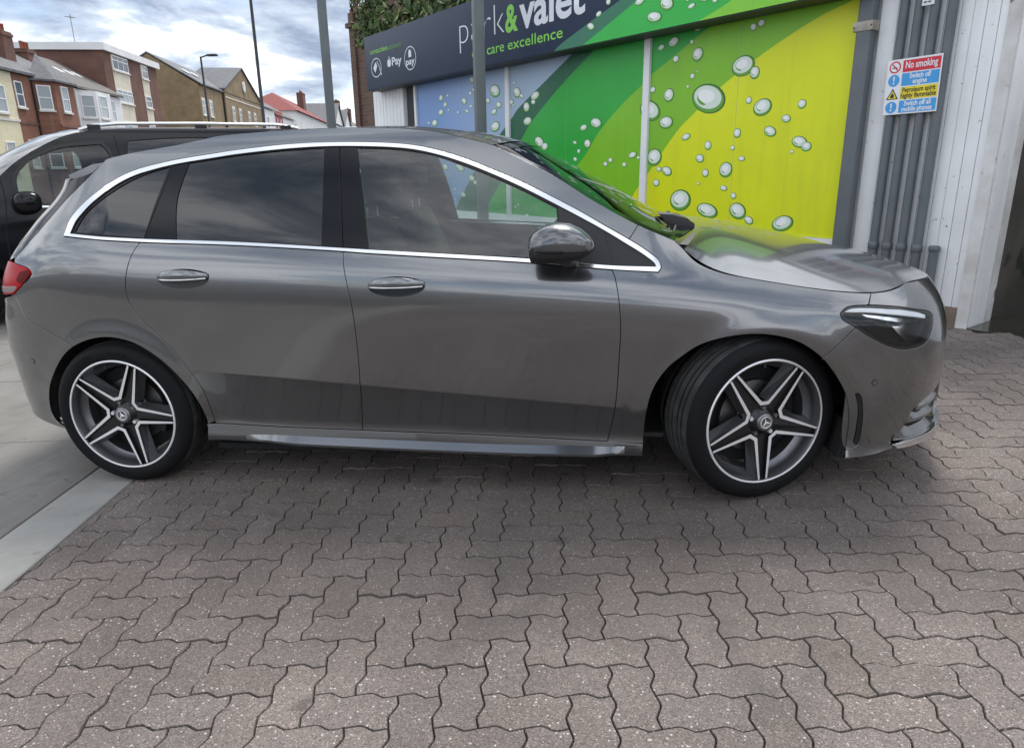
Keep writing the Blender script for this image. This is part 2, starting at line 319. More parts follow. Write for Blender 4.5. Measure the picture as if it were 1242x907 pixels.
def ring_tint(t,n):
    k=float(rng.uniform(.38,.68)); return [(t[0]*k,t[1]*k*.97,t[2]*k*.9,1)]*(n//2)+[t]*(n-n//2)     # dirt packed in the joint darkens the arris
rest=MB(); rcol=[]
for k,(ctr,P,vis,_) in enumerate(items):
    z0=float(rng.normal(0,.0011)); tilt=rng.normal(0,.005,2); t=float(np.clip(rng.normal(1,.06),.86,1.14)); wv=float(rng.normal(0,.010)); tc_=(t*(1+wv),t,t*(1-wv),1)
    vs,fs=paver_geo(P,ctr,z0,tilt)
    if k in near:
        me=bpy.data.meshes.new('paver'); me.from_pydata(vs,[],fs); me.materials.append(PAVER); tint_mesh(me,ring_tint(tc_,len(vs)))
        o=bpy.data.objects.new('paver',me); COL.objects.link(o); o.parent=paving; o.location=(ctr[0],ctr[1],0)
    else:
        rest.add([(a+ctr[0],b+ctr[1],c_) for a,b,c_ in vs],fs); rcol+=ring_tint(tc_,len(vs))
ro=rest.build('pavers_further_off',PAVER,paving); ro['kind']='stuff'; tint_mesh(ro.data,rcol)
# --- concrete apron with edging strip
AW=np.array((-.130,.9915)); AC=np.array((.9915,.130)); AO=np.array((-.27,-1.0))   # a point on the joint between strip and slabs
apron=MB(); apron.add([(-14,-6,-.02),(.45,-6,-.02),(-2.6,22,-.02),(-16,22,-.02)],[(0,1,2,3)])
apron=tag(apron.build('concrete_apron',JOINT),'pale brushed concrete apron left of the block paving','apron',kind='structure')
def slab(poly,z,m_,name='concrete_slab'):
    P=inset(np.array(poly),.004); ctr=P.mean(0); t=inset(P,.005); n=len(P)
    vs=[(a[0]-ctr[0],a[1]-ctr[1],-.018) for a in P]+[(a[0]-ctr[0],a[1]-ctr[1],z-.004) for a in P]+[(a[0]-ctr[0],a[1]-ctr[1],z) for a in t]
    fs=[(i,(i+1)%n,n+(i+1)%n,n+i) for i in range(n)]+[(n+i,n+(i+1)%n,2*n+(i+1)%n,2*n+i) for i in range(n)]+[tuple(range(2*n,3*n))]
    return MB().add(vs,fs).build(name,m_,apron,shift=(ctr[0],ctr[1],0))
def lineA(y): return EDGE_A+EDGE_D*((y-EDGE_A[1])/EDGE_D[1])
def lineB(y): return AO+AW*((y-AO[1])/AW[1])
ys=[-4.6,-2.35,.0,2.3,4.6,6.9,9.2]
for a,b in zip(ys[:-1],ys[1:]):
    pA0,pA1,pB0,pB1=lineA(a),lineA(b),lineB(a),lineB(b)
    slab([pB0,pA0-EDGE_N*.002,pA1-EDGE_N*.002,pB1],.002+random.uniform(-.001,.001),CONC2,'edging_slab')
cj=[-3.9,-2.7,-1.5,-.36,.86,2.1,3.3,4.5,5.7,6.9,8.1,9.3,11,13,15,18]
for col in range(4):
    for a,b in zip(cj[:-1],cj[1:]):
        q=[]
        for yy,cc in ((a,-(col+1)*1.98),(a,-col*1.98),(b,-col*1.98),(b,-(col+1)*1.98)):
            q.append(lineB(0)+AW*(yy+.0)+AC*cc)
        slab(q,.0+random.uniform(-.002,.002),CONC)

# ================================================================ shop and its signs
SM=frame((4.78,2.07,0),(.70053171,-.71337645,-.01869139),(.71311994,.70078102,-.01912878),UPV)   # x = -s, y = into the shop, z = plumb
SMI=SM.inverted()
WHITE=noisy('white_cladding',(.76,.77,.78),(.86,.87,.88),scale=1.8,rough=.55,bump=.05,bscale=30,speck=(26,.70,(.40,.37,.33)))
PEEL=noisy('peeling_white_paint',(.50,.48,.45),(.74,.74,.74),scale=3.0,rough=.7,bump=.2,bscale=40,speck=(7,.64,(.20,.16,.12)))
GREYP=noisy('grey_painted_steel',(.10,.115,.13),(.14,.155,.17),scale=3.0,rough=.45,bump=.03)
SIGNNAVY=noisy('navy_sign_board',(.024,.038,.075),(.030,.046,.086),scale=1.0,rough=.45,bump=0); SIGNNAVY.node_tree.nodes['Principled BSDF'].inputs['Specular IOR Level'].default_value=.2
def grime(m,amt=.15):
    nt,b,N,K=nodes(m); src=b.inputs['Base Color'].links[0].from_socket; t=N('ShaderNodeTexCoord'); mpn=N('ShaderNodeMapping'); mpn.inputs['Scale'].default_value=(7,7,.55); K(t.outputs['Object'],mpn.inputs[0])
    n=N('ShaderNodeTexNoise',i_Scale=1.0,i_Detail=8.0,i_Roughness=.65); K(mpn.outputs[0],n.inputs['Vector']); mr=N('ShaderNodeMapRange'); mr.inputs[1].default_value=.50; mr.inputs[2].default_value=.78; mr.inputs[3].default_value=0.0; mr.inputs[4].default_value=amt; K(n.outputs[0],mr.inputs[0])
    x=N('ShaderNodeMix',data_type='RGBA'); K(mr.outputs[0],x.inputs[0]); K(src,x.inputs[6]); x.inputs[7].default_value=(.13,.12,.09,1); K(x.outputs[2],b.inputs['Base Color']); return m
def pr(n,c,r=.38): return grime(noisy('print_'+n,c,tuple(min(1,x*1.10) for x in c),scale=1.4,rough=r,bump=0,speck=(11,.74,tuple(x*.8 for x in c))))
YEL=pr('yellow',(.68,.74,.0)); LGR=pr('lime',(.20,.50,.010)); GRN=pr('green',(.015,.38,.035)); DGR=pr('dark_green',(.004,.115,.05)); FTEAL=pr('teal',(.02,.17,.09)); FGRN=pr('bright_green',(.02,.45,.05)); FLGR=pr('pale_lime',(.22,.60,.03))
def blue_print():
    m=mat('print_blue',(.2,.36,.65),.38); nt,b,N,K=nodes(m); t=N('ShaderNodeTexCoord'); s=N('ShaderNodeSeparateXYZ'); K(t.outputs['Object'],s.inputs[0])
    mr=N('ShaderNodeMapRange'); mr.inputs[1].default_value=-7.6; mr.inputs[2].default_value=-5.6; K(s.outputs[0],mr.inputs[0])
    r=N('ShaderNodeValToRGB'); r.color_ramp.elements[0].color=(.17,.31,.62,1); r.color_ramp.elements[1].color=(.38,.50,.66,1); K(mr.outputs[0],r.inputs[0]); K(r.outputs[0],b.inputs['Base Color']); return m
BLUE=blue_print()
TXW=mat('white_vinyl',(.72,.75,.80),.4); TXG=mat('green_vinyl',(.22,.62,.06),.4); TXD=mat('dim_green_vinyl',(.10,.33,.06),.4)
BUB_O=mat('bubble_outline',(.02,.12,.02),.4); BUB_F=mat('bubble_pale',(.70,.80,.70),.4); BUB_G=mat('bubble_green',(.12,.36,.03),.4); BUB_W=mat('bubble_white',(.90,.93,.91),.4)
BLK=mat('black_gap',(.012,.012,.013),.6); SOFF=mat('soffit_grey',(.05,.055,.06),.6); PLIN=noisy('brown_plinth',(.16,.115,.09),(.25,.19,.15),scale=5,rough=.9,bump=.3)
grime(WHITE,.16); grime(GREYP,.35)
shop=empty('valet_shop',M=SM); tag(shop,'single storey white shop with blue, green and yellow printed wall panels','shop')
def sbox(name,s0,s1,h0,h1,y0,y1,m_,parent=None):
    return MB().box((-max(s0,s1),min(y0,y1),h0),(-min(s0,s1),max(y0,y1),h1)).build(name,m_,parent or shop)
def sheet(poly,y,mi,mb):
    """flat print: polygon in (s,h) laid at depth y"""
    from mathutils.geometry import tessellate_polygon
    V3=[Vector((-a,y,b)) for a,b in poly]; tr=tessellate_polygon([[Vector((-a,b,0)) for a,b in poly]])
    fs=[]
    for t in tr:
        a,b,c_=[V3[i] for i in t]; nn=(b-a).cross(c_-a)
        fs.append(t if nn.y<0 else t[::-1])
    mb.add([tuple(q) for q in V3],fs,mi)
def clip_s(poly,lo,hi):
    P=np.array(poly,float); P=clip_half(P,np.array((lo,0.)),np.array((1.,0)))
    if P is None: return None
    return clip_half(P,np.array((hi,0.)),np.array((-1.,0)))
L1=[(4.43,2.50),(4.52,2.46),(5.03,2.21),(5.57,1.94),(5.74,1.81),(6.12,1.55),(6.64,1.16),(7.19,.61),(7.21,.588)]
L2=[(4.1,2.50),(4.2,2.43),(4.7,2.15),(5.21,1.82),(5.49,1.58),(6.02,.99),(6.3,.72),(6.38,.588)]
L3=[(2.46,2.50),(2.73,2.38),(2.99,2.25),(3.26,2.12),(3.36,2.05),(3.71,1.84),(4.04,1.59),(4.27,1.34),(4.42,1.21),(4.62,.95),(4.8,.588)]
L4=[(1.0,2.50),(1.18,2.44),(1.41,2.38),(1.67,2.28),(2.02,2.12),(2.38,1.92),(2.72,1.68),(2.91,1.53),(3.21,1.2),(3.37,1.02),(3.49,.89),(3.65,.588)]
def densify(P,k=5):
    P=np.array(P,float); Q=[]
    for i in range(len(P)-1):
        p0=P[max(i-1,0)];p1=P[i];p2=P[i+1];p3=P[min(i+2,len(P)-1)]
        for t in np.arange(k)/k: Q.append(.5*((2*p1)+(-p0+p2)*t+(2*p0-5*p1+4*p2-p3)*t*t+(-p0+3*p1-3*p2+p3)*t**3))
    Q.append(P[-1]); return [tuple(q) for q in Q]
L1,L2,L3,L4=[densify(q) for q in (L1,L2,L3,L4)]
bands=[([(1.05,.588),(1.05,2.50)]+L4,0),(L4+L3[::-1],1),(L3+L2[::-1],2),(L2+L1[::-1],3),(L1+[(8.22,.588),(8.22,2.50)],4)]
def ell(cx,cz,a,b,n=20,rot=0): return [(cx+a*math.cos(t)*math.cos(rot)-b*math.sin(t)*math.sin(rot),cz+a*math.cos(t)*math.sin(rot)+b*math.sin(t)*math.cos(rot)) for t in [2*math.pi*i/n for i in range(n)]]
BUBS=[[2.78,1.48,0.059,0.033],[2.5,1.39,0.042,0.044],[2.59,1.27,0.054,0.041],[2.51,1.13,0.041,0.04],[2.59,1.03,0.02,0.016],[2.17,1.49,0.042,0.044],[2.21,1.36,0.026,0.024],[2.1,1.26,0.039,0.024],[2.27,1.16,0.077,0.073],[2.28,0.99,0.043,0.027],[2.16,0.92,0.033,0.03],[2.1,0.78,0.098,0.076],[2.46,0.77,0.133,0.071],[1.97,0.7,0.055,0.038],[1.61,0.69,0.111,0.07],[2.81,0.86,0.139,0.108],[1.82,1.49,0.067,0.045],[1.52,1.39,0.077,0.049],[1.45,1.35,0.05,0.041],[1.58,1.31,0.018,0.018],[1.67,1.59,0.047,0.034],[2.53,1.82,0.205,0.133],[2.16,2.07,0.125,0.09],[2.03,2.0,0.052,0.056],[2.07,1.77,0.033,0.032],[1.92,1.7,0.098,0.075],[1.53,1.7,0.042,0.039],[2.08,2.38,0.037,0.033],[2.0,2.4,0.038,0.033],[2.7,2.46,0.047,0.026],[2.69,2.23,0.067,0.063],[2.74,2.04,0.03,0.029],[2.68,2.08,0.012,0.009],[2.79,1.95,0.018,0.017],[3.03,1.89,0.068,0.067],[3.25,1.96,0.04,0.031],[3.28,1.76,0.152,0.098],[3.05,1.63,0.094,0.063],[2.96,2.22,0.041,0.035],[3.0,2.38,0.071,0.046],[3.16,2.35,0.046,0.027],[2.77,2.35,0.026,0.023],[4.1,1.68,0.097,0.057],[4.31,1.64,0.065,0.036],[5.22,2.06,0.093,0.051],[5.26,1.99,0.047,0.031],[5.38,1.77,0.091,0.053],[5.14,1.51,0.099,0.064],[5.03,1.45,0.069,0.049],[4.24,1.46,0.06,0.052],[4.46,1.48,0.037,0.02],[4.39,1.38,0.031,0.026],[4.45,1.29,0.037,0.027],[3.93,1.23,0.039,0.029],[3.85,1.27,0.037,0.029],[3.63,1.22,0.036,0.028],[3.51,1.32,0.066,0.034],[3.42,1.29,0.026,0.018],[3.19,1.29,0.102,0.089],[3.01,1.15,0.071,0.047],[3.12,1.17,0.037,0.027],[3.15,1.03,0.046,0.039],[7.49,2.21,0.063,0.049],[7.3,2.23,0.032,0.02],[7.38,2.11,0.058,0.036],[7.51,2.01,0.076,0.045],[7.71,1.87,0.087,0.051],[7.89,1.88,0.045,0.017],[7.29,2.03,0.029,0.018],[7.03,1.98,0.036,0.02],[6.79,1.98,0.05,0.027],[6.69,2.04,0.038,0.023],[6.69,2.21,0.041,0.027],[6.61,2.25,0.03,0.019],[6.86,2.12,0.069,0.046],[6.64,2.38,0.066,0.045],[6.09,2.19,0.121,0.08],[6.26,2.08,0.052,0.037],[6.01,2.01,0.064,0.044],[6.12,1.93,0.069,0.037],[6.1,1.74,0.11,0.068],[5.66,2.25,0.028,0.021],[5.6,2.13,0.081,0.064],[5.5,2.08,0.046,0.028],[5.73,2.02,0.057,0.04],[5.68,1.98,0.026,0.018],[5.4,1.94,0.067,0.063],[7.44,1.22,0.077,0.047],[7.03,1.21,0.128,0.054],[6.72,1.06,0.085,0.046],[6.63,1.0,0.053,0.033],[6.96,0.82,0.072,0.039],[6.16,0.55,0.086,0.049],[5.66,0.69,0.029,0.017],[5.6,0.72,0.026,0.019],[5.41,0.58,0.051,0.034],[7.19,0.9,0.034,0.017],[7.18,0.75,0.03,0.015]]
FBUBS=[[3.65,2.82,0.036,0.03],[3.79,2.73,0.045,0.028],[3.91,2.63,0.061,0.035],[3.21,2.75,0.068,0.036],[2.86,2.67,0.09,0.057],[3.01,2.58,0.1,0.049],[2.56,2.6,0.045,0.022],[2.6,2.66,0.03,0.012],[2.42,2.63,0.049,0.015],[2.3,2.6,0.029,0.017]]
def bubble(cx,cz,a,b,y,parent):
    mb=MB(); rot=random.uniform(-.25,.35)
    sheet(ell(cx,cz,a,b,22,rot),y,0,mb); sheet(ell(cx+.02*a,cz-.01*b,a*.93,b*.92,22,rot),y-.0006,2,mb); sheet(ell(cx+.05*a,cz+.10*b,a*.82,b*.78,22,rot),y-.0012,1,mb)
    # highlight crescent on the pale dome
    cr=[(cx-.0*a+.66*a*math.cos(t),cz+.12*b+.60*b*math.sin(t)) for t in np.linspace(-1.2,1.1,9)]+[(cx-.05*a+.46*a*math.cos(t),cz+.10*b+.50*b*math.sin(t)) for t in np.linspace(1.1,-1.2,9)]
    if a>.045: sheet(cr,y-.0018,2,mb)
    sheet(ell(cx+.12*a,cz+.18*b,a*.5,b*.45,18,rot),y-.0024,3,mb)
    o=mb.build('bubble_print',[BUB_O,BUB_F,BUB_G,BUB_W],parent); return o
panels=[]
for lo,hi,seam in ((1.05,3.285,2.2),(3.375,5.745,4.63),(5.835,8.22,7.0)):
    for a,b in ((lo,seam),(seam,hi)):
        mb=MB(); mb.box((-b+.0015,.0,.588),(-a-.0015,.03,2.50),5)
        for poly,mi in bands:
            q=clip_s(poly,a+.0015,b-.0015)
            if q is not None and len(q)>2: sheet([tuple(t) for t in q],-.0006,mi,mb)
        panels.append((a,b,mb.build('printed_panel',[YEL,LGR,GRN,DGR,BLUE,WHITE],shop)))
for cx,cz,a,b in BUBS:
    for lo,hi,o in panels:
        if lo<=cx<hi: bubble(cx,cz,a,b,-.0016,o)
sbox('wall',-.02,9.75,.0,2.9,.035,.30,WHITE); sbox('roof',-.01,9.78,2.9,3.06,-.0,6.0,SOFF); sbox('rear_wall',.0,9.75,.0,2.9,5.7,5.9,WHITE); sbox('end_wall',9.6,9.76,.0,2.9,.31,5.69,WHITE)
for s0,s1 in ((3.287,3.373),(5.747,5.833)): bevel(sbox('mullion',s0,s1,.57,2.50,-.03,.032,WHITE),.006)
bevel(sbox('frame',8.222,8.285,.57,2.50,-.03,.034,WHITE),.005); sbox('threshold',1.06,8.22,.44,.586,-.02,.034,WHITE); sbox('plinth',.02,8.3,-.02,.148,-.03,.034,PLIN); sbox('lower_board',1.06,8.22,.149,.439,-.012,.034,WHITE)
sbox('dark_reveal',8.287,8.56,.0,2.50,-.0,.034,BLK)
for k in range(9):
    a=8.62+k*.12; bevel(sbox('shutter_slat',a+.004,a+.116,.05,2.47,-.035,.033,WHITE),.008)
# right pier with cladding boards and jamb
for s0,s1 in ((.105,.19),(.192,.27),(.272,.355),(.357,.46),(.462,.565),(.567,.675),(.677,.80),(.802,.93),(.015,.103)):
    bevel(sbox('cladding_board',s0+.001,s1-.001,.149,2.9,-.012 if s0>.2 else -.02,.034,WHITE),.004)
sbox('jamb_post',-.012,.012,-.01,2.9,-.03,.46,PEEL); sbox('jamb_flange',-.03,.05,.0,2.9,-.034,-.0225,PEEL)
# open bay to the right of the pier
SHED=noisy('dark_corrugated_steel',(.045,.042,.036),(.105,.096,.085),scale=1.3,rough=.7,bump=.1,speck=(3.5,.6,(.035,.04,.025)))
def corrugated(name,s0,s1,h0,h1,y,pitch,dep,m_):
    pts=[];s=s0
    while s<s1: pts+=[(s,y),(s+pitch*.45,y),(s+pitch*.55,y-dep),(s+pitch*.9,y-dep)]; s+=pitch
    vs=[];fs=[]
    for a,b in pts: vs+=[(-a,b,h0),(-a,b,h1)]
    for i in range(len(pts)-1): fs.append((2*i,2*i+1,2*i+3,2*i+2))
    return MB().add(vs,fs).build(name,m_,shop)
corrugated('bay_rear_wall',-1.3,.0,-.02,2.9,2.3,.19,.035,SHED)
sbox('bay_side_wall',.013,.05,.0,2.9,.461,2.3,SHED); sbox('added_bay_wall',-6.5,-1.35,.0,2.9,-.02,2.35,WHITE)  # far white wall is out of view, added for the car's nose to reflect
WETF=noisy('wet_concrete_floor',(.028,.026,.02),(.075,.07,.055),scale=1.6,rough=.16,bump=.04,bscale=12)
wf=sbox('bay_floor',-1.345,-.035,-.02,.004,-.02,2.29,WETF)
# ---- fascia sign
fas=empty('fascia_sign',M=SM@Matrix.Translation((-9.40,-.28,2.46))); tag(fas,'long navy and green fascia sign above the printed shop panels','sign')
FSH=Vector((9.40,.28,-2.46))
def fbuild(mb,name,ms,parent=fas): 
    o=mb.build(name,ms,parent); 
    if parent is fas: o.location=FSH
    return o
fb=fbuild(MB().box((-9.40,-.28,2.46),(-.93,.0-.013,3.27)),'sign_box',SIGNNAVY); bevel(fb,.006)
sj=MB().box((-9.39,-.27,2.452),(-.94,-.02,2.459)); fbuild(sj,'soffit',SOFF)
F1=[(4.52,2.462),(4.38,2.53),(3.81,2.71),(3.48,2.81),(2.9,3.02),(2.3,3.268)]; F2=[(4.03,2.462),(3.94,2.5),(3.47,2.68),(3.24,2.77),(2.6,3.05),(2.15,3.268)]; F3=[(2.47,2.462),(2.28,2.52),(2.13,2.57),(1.62,2.76),(.94,3.02)]
F1,F2,F3=[densify(q) for q in (F1,F2,F3)]
mb=MB()
for poly,mi in ((F1+F2[::-1],0),(F2+F3[::-1],1),(F3+[(.935,3.268),(.935,2.462)],2)): sheet(poly,-.2812,mi,mb)
fbuild(mb,'colour_bands',[FTEAL,FGRN,FLGR])
for cx,cz,a,b in FBUBS:
    o=bubble(cx,cz,a,b,-.2824,fas); o.location=FSH
def letters(txt,s_left,h_base,width,m_,name,size,offset=0.0,y=-.2826,parent=fas,shear=0,ex=.0):
    me=text_mesh(txt,size,offset,ex); co=np.empty(len(me.vertices)*3,dtype=np.float32); me.vertices.foreach_get('co',co); co=co.reshape(-1,3)
    w=co[:,0].max()-co[:,0].min(); k=width/w if width else 1.0
    x=(co[:,0]-co[:,0].min())*k
    new=np.stack([-s_left+x, y-co[:,2], h_base+co[:,1]],1); me.vertices.foreach_set('co',new.astype(np.float32).ravel()); me.materials.clear(); me.materials.append(m_); me.update()
    o=bpy.data.objects.new(name,me); COL.objects.link(o); o.parent=parent
    if parent is fas: o.location=FSH
    return o
letters('park',6.49,2.788,1.02,TXW,'lettering',.52,-.012)
letters('&',5.45,2.79,.26,TXG,'lettering',.42,.012)
letters('valet',5.165,2.79,1.16,TXW,'lettering',.53,.013)
for t_,s_,w_ in (('car',6.20,.27),('care',5.855,.375),('excellence',5.405,1.035)): letters(t_,s_,2.588,w_,TXG,'lettering',.165,.001)
letters('contactless',9.20,2.99,.62,TXG,'lettering',.105,.001); letters('payment',8.55,2.987,.42,TXD,'lettering',.105)
def ring(cx,cz,a,b,w,m_,name):
    o=ell(cx,cz,a,b,36);i_=ell(cx,cz,a-w,b-w,36); n=36; vs=[(-p,-.2826,q) for p,q in o]+[(-p,-.2826,q) for p,q in i_]
    fs=[(k,n+k,n+(k+1)%n,(k+1)%n) for k in range(n)]; fbuild(MB().add(vs,fs),name,m_)
ring(9.01,2.775,.185,.145,.014,TXW,'badge_ring'); ring(7.87,2.785,.18,.165,.014,TXW,'badge_ring')
mb=MB()
sheet([(9.12,2.78),(9.03,2.86),(8.97,2.80),(9.05,2.70)],-.2826,0,mb)
for k in range(4): sheet([(8.99-.02*k,2.86-.015*k),(8.965-.02*k,2.865-.015*k),(8.86-.012*k,2.76-.035*k),(8.885-.012*k,2.75-.035*k)],-.2830,0,mb)
fbuild(mb,'contactless_symbol',TXW)
mb=MB(); sheet(ell(8.553,2.79,.052,.055,16),-.2826,0,mb); sheet(ell(8.575,2.795,.04,.055,12),-.2829,0,mb); sheet(ell(8.53,2.795,.04,.055,12),-.2832,0,mb); sheet(ell(8.545,2.868,.012,.024,10,-.5),-.2826,0,mb)
fbuild(mb,'apple_symbol',TXW)
letters('Pay',8.46,2.748,.32,TXW,'lettering',.16,.004); letters('pay',8.0,2.70,.26,TXW,'lettering',.13,.003)
mb=MB(); sheet([(7.92,2.80),(7.92,2.87),(7.90,2.90),(7.85,2.90),(7.83,2.87),(7.83,2.80)],-.2826,0,mb); fbuild(mb,'badge_symbol',TXW)
# ---- downpipe, conduits, clamp, small labels
def pipe_thing(name,s,r,h0,h1,y,m_,label,cat='pipe',group=None,collars=()):
    root=empty(name,M=SM@Matrix.Translation((-s,y,h0))); tag(root,label,cat,group)
    MB().tube([(0,0,0),(0,0,h1-h0)],r,14).build('pipe',m_,root)
    for c0,c1 in collars: MB().tube([(0,0,c0-h0),(0,0,c0-h0+.01),(0,0,c1-h0-.01),(0,0,c1-h0)],[r*1.0,r*1.2,r*1.2,r*1.0],14).build('collar',m_,root)
    return root
root=empty('corner_post',M=SM@Matrix.Translation((-1.005,-.062,0))); tag(root,'dark grey vertical post at the right edge of the yellow panel','post')
bevel(MB().box((-.062,-.045,0),(.062,.045,2.72)).build('post',GREYP,root),.022,3)
cl=bevel(MB().box((-.085,-.052,2.185),(.075,.052,2.255)).build('clamp',noisy('galvanised',(.30,.27,.22),(.45,.42,.38),scale=12,rough=.5,metal=.4,bump=.1),root),.006)
MB().box((-.078,-.056,2.21),(-.068,-.05,2.22)).box((.058,-.056,2.215),(.068,-.05,2.225)).build('screw',BLK,cl)
for s,lab in ((.733,'leftmost'),(.625,'second'),(.513,'third'),(.395,'rightmost')):
    pipe_thing('conduit',s,.034,.02,2.72,-.06,GREYP,{'leftmost':'leftmost of the four tall grey conduits on the white wall','second':'second from left of the four tall grey conduits on the white wall','third':'third from left of the four tall grey conduits on the white wall','rightmost':'rightmost of the four tall grey conduits on the white wall'}[lab],'conduit','grey conduits on the white wall',((.54,.60),)+(((.955,.965),) if lab=='rightmost' else ()))
pipe_thing('short_conduit',.268,.034,.10,.585,-.06,GREYP,'short capped grey conduit stub right of the four tall conduits','conduit',None,((.555,.60),))
lb=empty('wall_label',M=SM@Matrix.Translation((-.55,-.100,2.29))); tag(lb,'tiny white label strapped to the grey conduits above the safety sign','label')
MB().box((-.042,-.004,0),(.042,.004,.045)).build('plate',TXW,lb); MB().box((-.03,-.006,.018),(-.008,-.0045,.026)).box((-.0,-.006,.018),(.02,-.0045,.026)).build('print',BLK,lb)
# ---- safety sign
sg=empty('safety_sign',M=SM@Matrix.Translation((-.583,-.105,1.756))@Matrix.Rotation(R(-1.2),4,'Y')); tag(sg,'square white no smoking safety sign with red, blue and yellow bands','sign')
SW=mat('sign_white',(.78,.80,.83),.35); SR=mat('sign_red',(.62,.02,.04),.35); SB=mat('sign_blue',(.05,.33,.72),.35); SY=mat('sign_yellow',(.80,.66,.02),.35); SK=mat('sign_black',(.015,.015,.015),.4)
bevel(MB().box((-.195,-.002,-.195),(.195,.004,.195)).build('board',SW,sg),.002,1)
def rsheet(x0,x1,z0,z1,m_,name,y=-.0032):
    return MB().add([(x0,y,z0),(x1,y,z0),(x1,y,z1),(x0,y,z1)],[(0,1,2,3)]).build(name,m_,sg)
rows=[(.100,.182,SR,['No smoking'],SW,.060),(.004,.092,SB,['Switch off','engine'],SW,.042),(-.091,-.004,SY,['Petroleum spirit','highly flammable'],SK,.042),(-.184,-.099,SB,['Switch off all','mobile phones'],SW,.042)]
for z0,z1,m_,lines,tm,sz in rows:
    rsheet(-.078,.186,z0,z1,m_,'band')
    for k,t in enumerate(lines):
        w={'No smoking':.225,'Switch off':.15,'engine':.10,'Petroleum spirit':.235,'highly flammable':.25,'Switch off all':.19,'mobile phones':.215}[t]
        hb=(z0+z1)/2-.016 if len(lines)==1 else (z1-.038-k*.039)
        o=letters(t,-(.054-w/2),hb,w,tm,'lettering',sz*1.15,.0012,y=-.0040,parent=sg)
def disc(cx,cz,r,m_,name,y=-.0032,n=28): return MB().add([(cx+r*math.cos(2*math.pi*i/n),y,cz+r*math.sin(2*math.pi*i/n)) for i in range(n)],[tuple(range(n))]).build(name,m_,sg)
disc(-.135,.141,.042,SR,'prohibition_ring'); disc(-.135,.141,.032,SW,'ring_field',-.0036)
MB().add([(-.158,-.0044,.160),(-.152,-.0044,.166),(-.112,-.0044,.122),(-.118,-.0044,.116)],[(0,3,2,1)]).build('bar',SR,sg); rsheet(-.155,-.118,.133,.140,SK,'cigarette',-.0040)
for zc in (.048,-.142):
    disc(-.135,zc,.042,SB,'mandatory_disc'); MB().add([(-.142,-.0036,zc+.028),(-.128,-.0036,zc+.028),(-.131,-.0036,zc-.006),(-.139,-.0036,zc-.006)],[(0,3,2,1)]).build('exclamation_mark',SW,sg); disc(-.135,zc-.020,.007,SW,'dot',-.0036,12)
MB().add([(-.180,-.0032,-.085),(-.090,-.0032,-.085),(-.135,-.0032,-.008)],[(0,1,2)]).build('warning_triangle',SK,sg)
MB().add([(-.168,-.0036,-.079),(-.102,-.0036,-.079),(-.135,-.0036,-.022)],[(0,1,2)]).build('triangle_field',SY,sg)
MB().add([(-.147,-.0040,-.074),(-.123,-.0040,-.074),(-.122,-.0040,-.056),(-.130,-.0040,-.046),(-.136,-.0040,-.034),(-.141,-.0040,-.05),(-.150,-.0040,-.058)],[tuple(range(7))]).build('flame_symbol',SK,sg)

def pchip(xs,ys):
    xs=np.array(xs,float);ys=np.array(ys,float);h=np.diff(xs);d=np.diff(ys)/h
    m=np.zeros_like(ys)
    for i in range(1,len(xs)-1):
        if d[i-1]*d[i]>0:
            w1=2*h[i]+h[i-1];w2=h[i]+2*h[i-1];m[i]=(w1+w2)/(w1/d[i-1]+w2/d[i])
    m[0]=d[0];m[-1]=d[-1]
    def f(x):
        x=np.asarray(x,float);i=np.clip(np.searchsorted(xs,x)-1,0,len(h)-1)
        t=(x-xs[i])/h[i]
        lo=t<0;hi=t>1
        tc=np.clip(t,0,1)
        v=(ys[i]*(2*tc**3-3*tc**2+1)+h[i]*m[i]*(tc**3-2*tc**2+tc)+ys[i+1]*(3*tc**2-2*tc**3)+h[i]*m[i+1]*(tc**3-tc**2))
        return v+np.where(lo,(x-xs[0])*m[0],0)+np.where(hi,(x-xs[-1])*m[-1],0)
    return f
def cspline(xs,ys):
    # natural cubic spline
    xs=np.array(xs,float);ys=np.array(ys,float);n=len(xs);h=np.diff(xs)
    A=np.zeros((n,n));b=np.zeros(n);A[0,0]=A[-1,-1]=1
    for i in range(1,n-1):
        A[i,i-1]=h[i-1];A[i,i]=2*(h[i-1]+h[i]);A[i,i+1]=h[i];b[i]=6*((ys[i+1]-ys[i])/h[i]-(ys[i]-ys[i-1])/h[i-1])
    M=np.linalg.solve(A,b)
    def f(x):
        x=np.asarray(x,float);xc=np.clip(x,xs[0],xs[-1]);i=np.clip(np.searchsorted(xs,xc)-1,0,n-2)
        a=xs[i+1]-xc;c=xc-xs[i]
        return M[i]*a**3/(6*h[i])+M[i+1]*c**3/(6*h[i])+(ys[i]/h[i]-M[i]*h[i]/6)*a+(ys[i+1]/h[i]-M[i+1]*h[i]/6)*c
    return f
def sstep(x,a,b):
    t=np.clip((x-a)/(b-a),0,1);return t*t*(3-2*t)
ZB=cspline([-.75,-.13,.2,.65,1.09,1.83,2.14,2.32,2.56,2.84,3.1,3.4],[1.13,1.105,1.075,1.045,1.01,.948,.917,.897,.865,.828,.795,.77])
ZD=lambda x:.205-.02*np.asarray(x)
LOW=cspline([-.05,0,.04,.09,.15,.25,.35,.45,.55,.65,.73,.80,.86,.91,.955,1.0],[.855,.869,.871,.864,.864,.870,.876,.881,.886,.892,.896,.897,.894,.887,.874,.852])
ZC=lambda x:.565-.089*np.asarray(x)
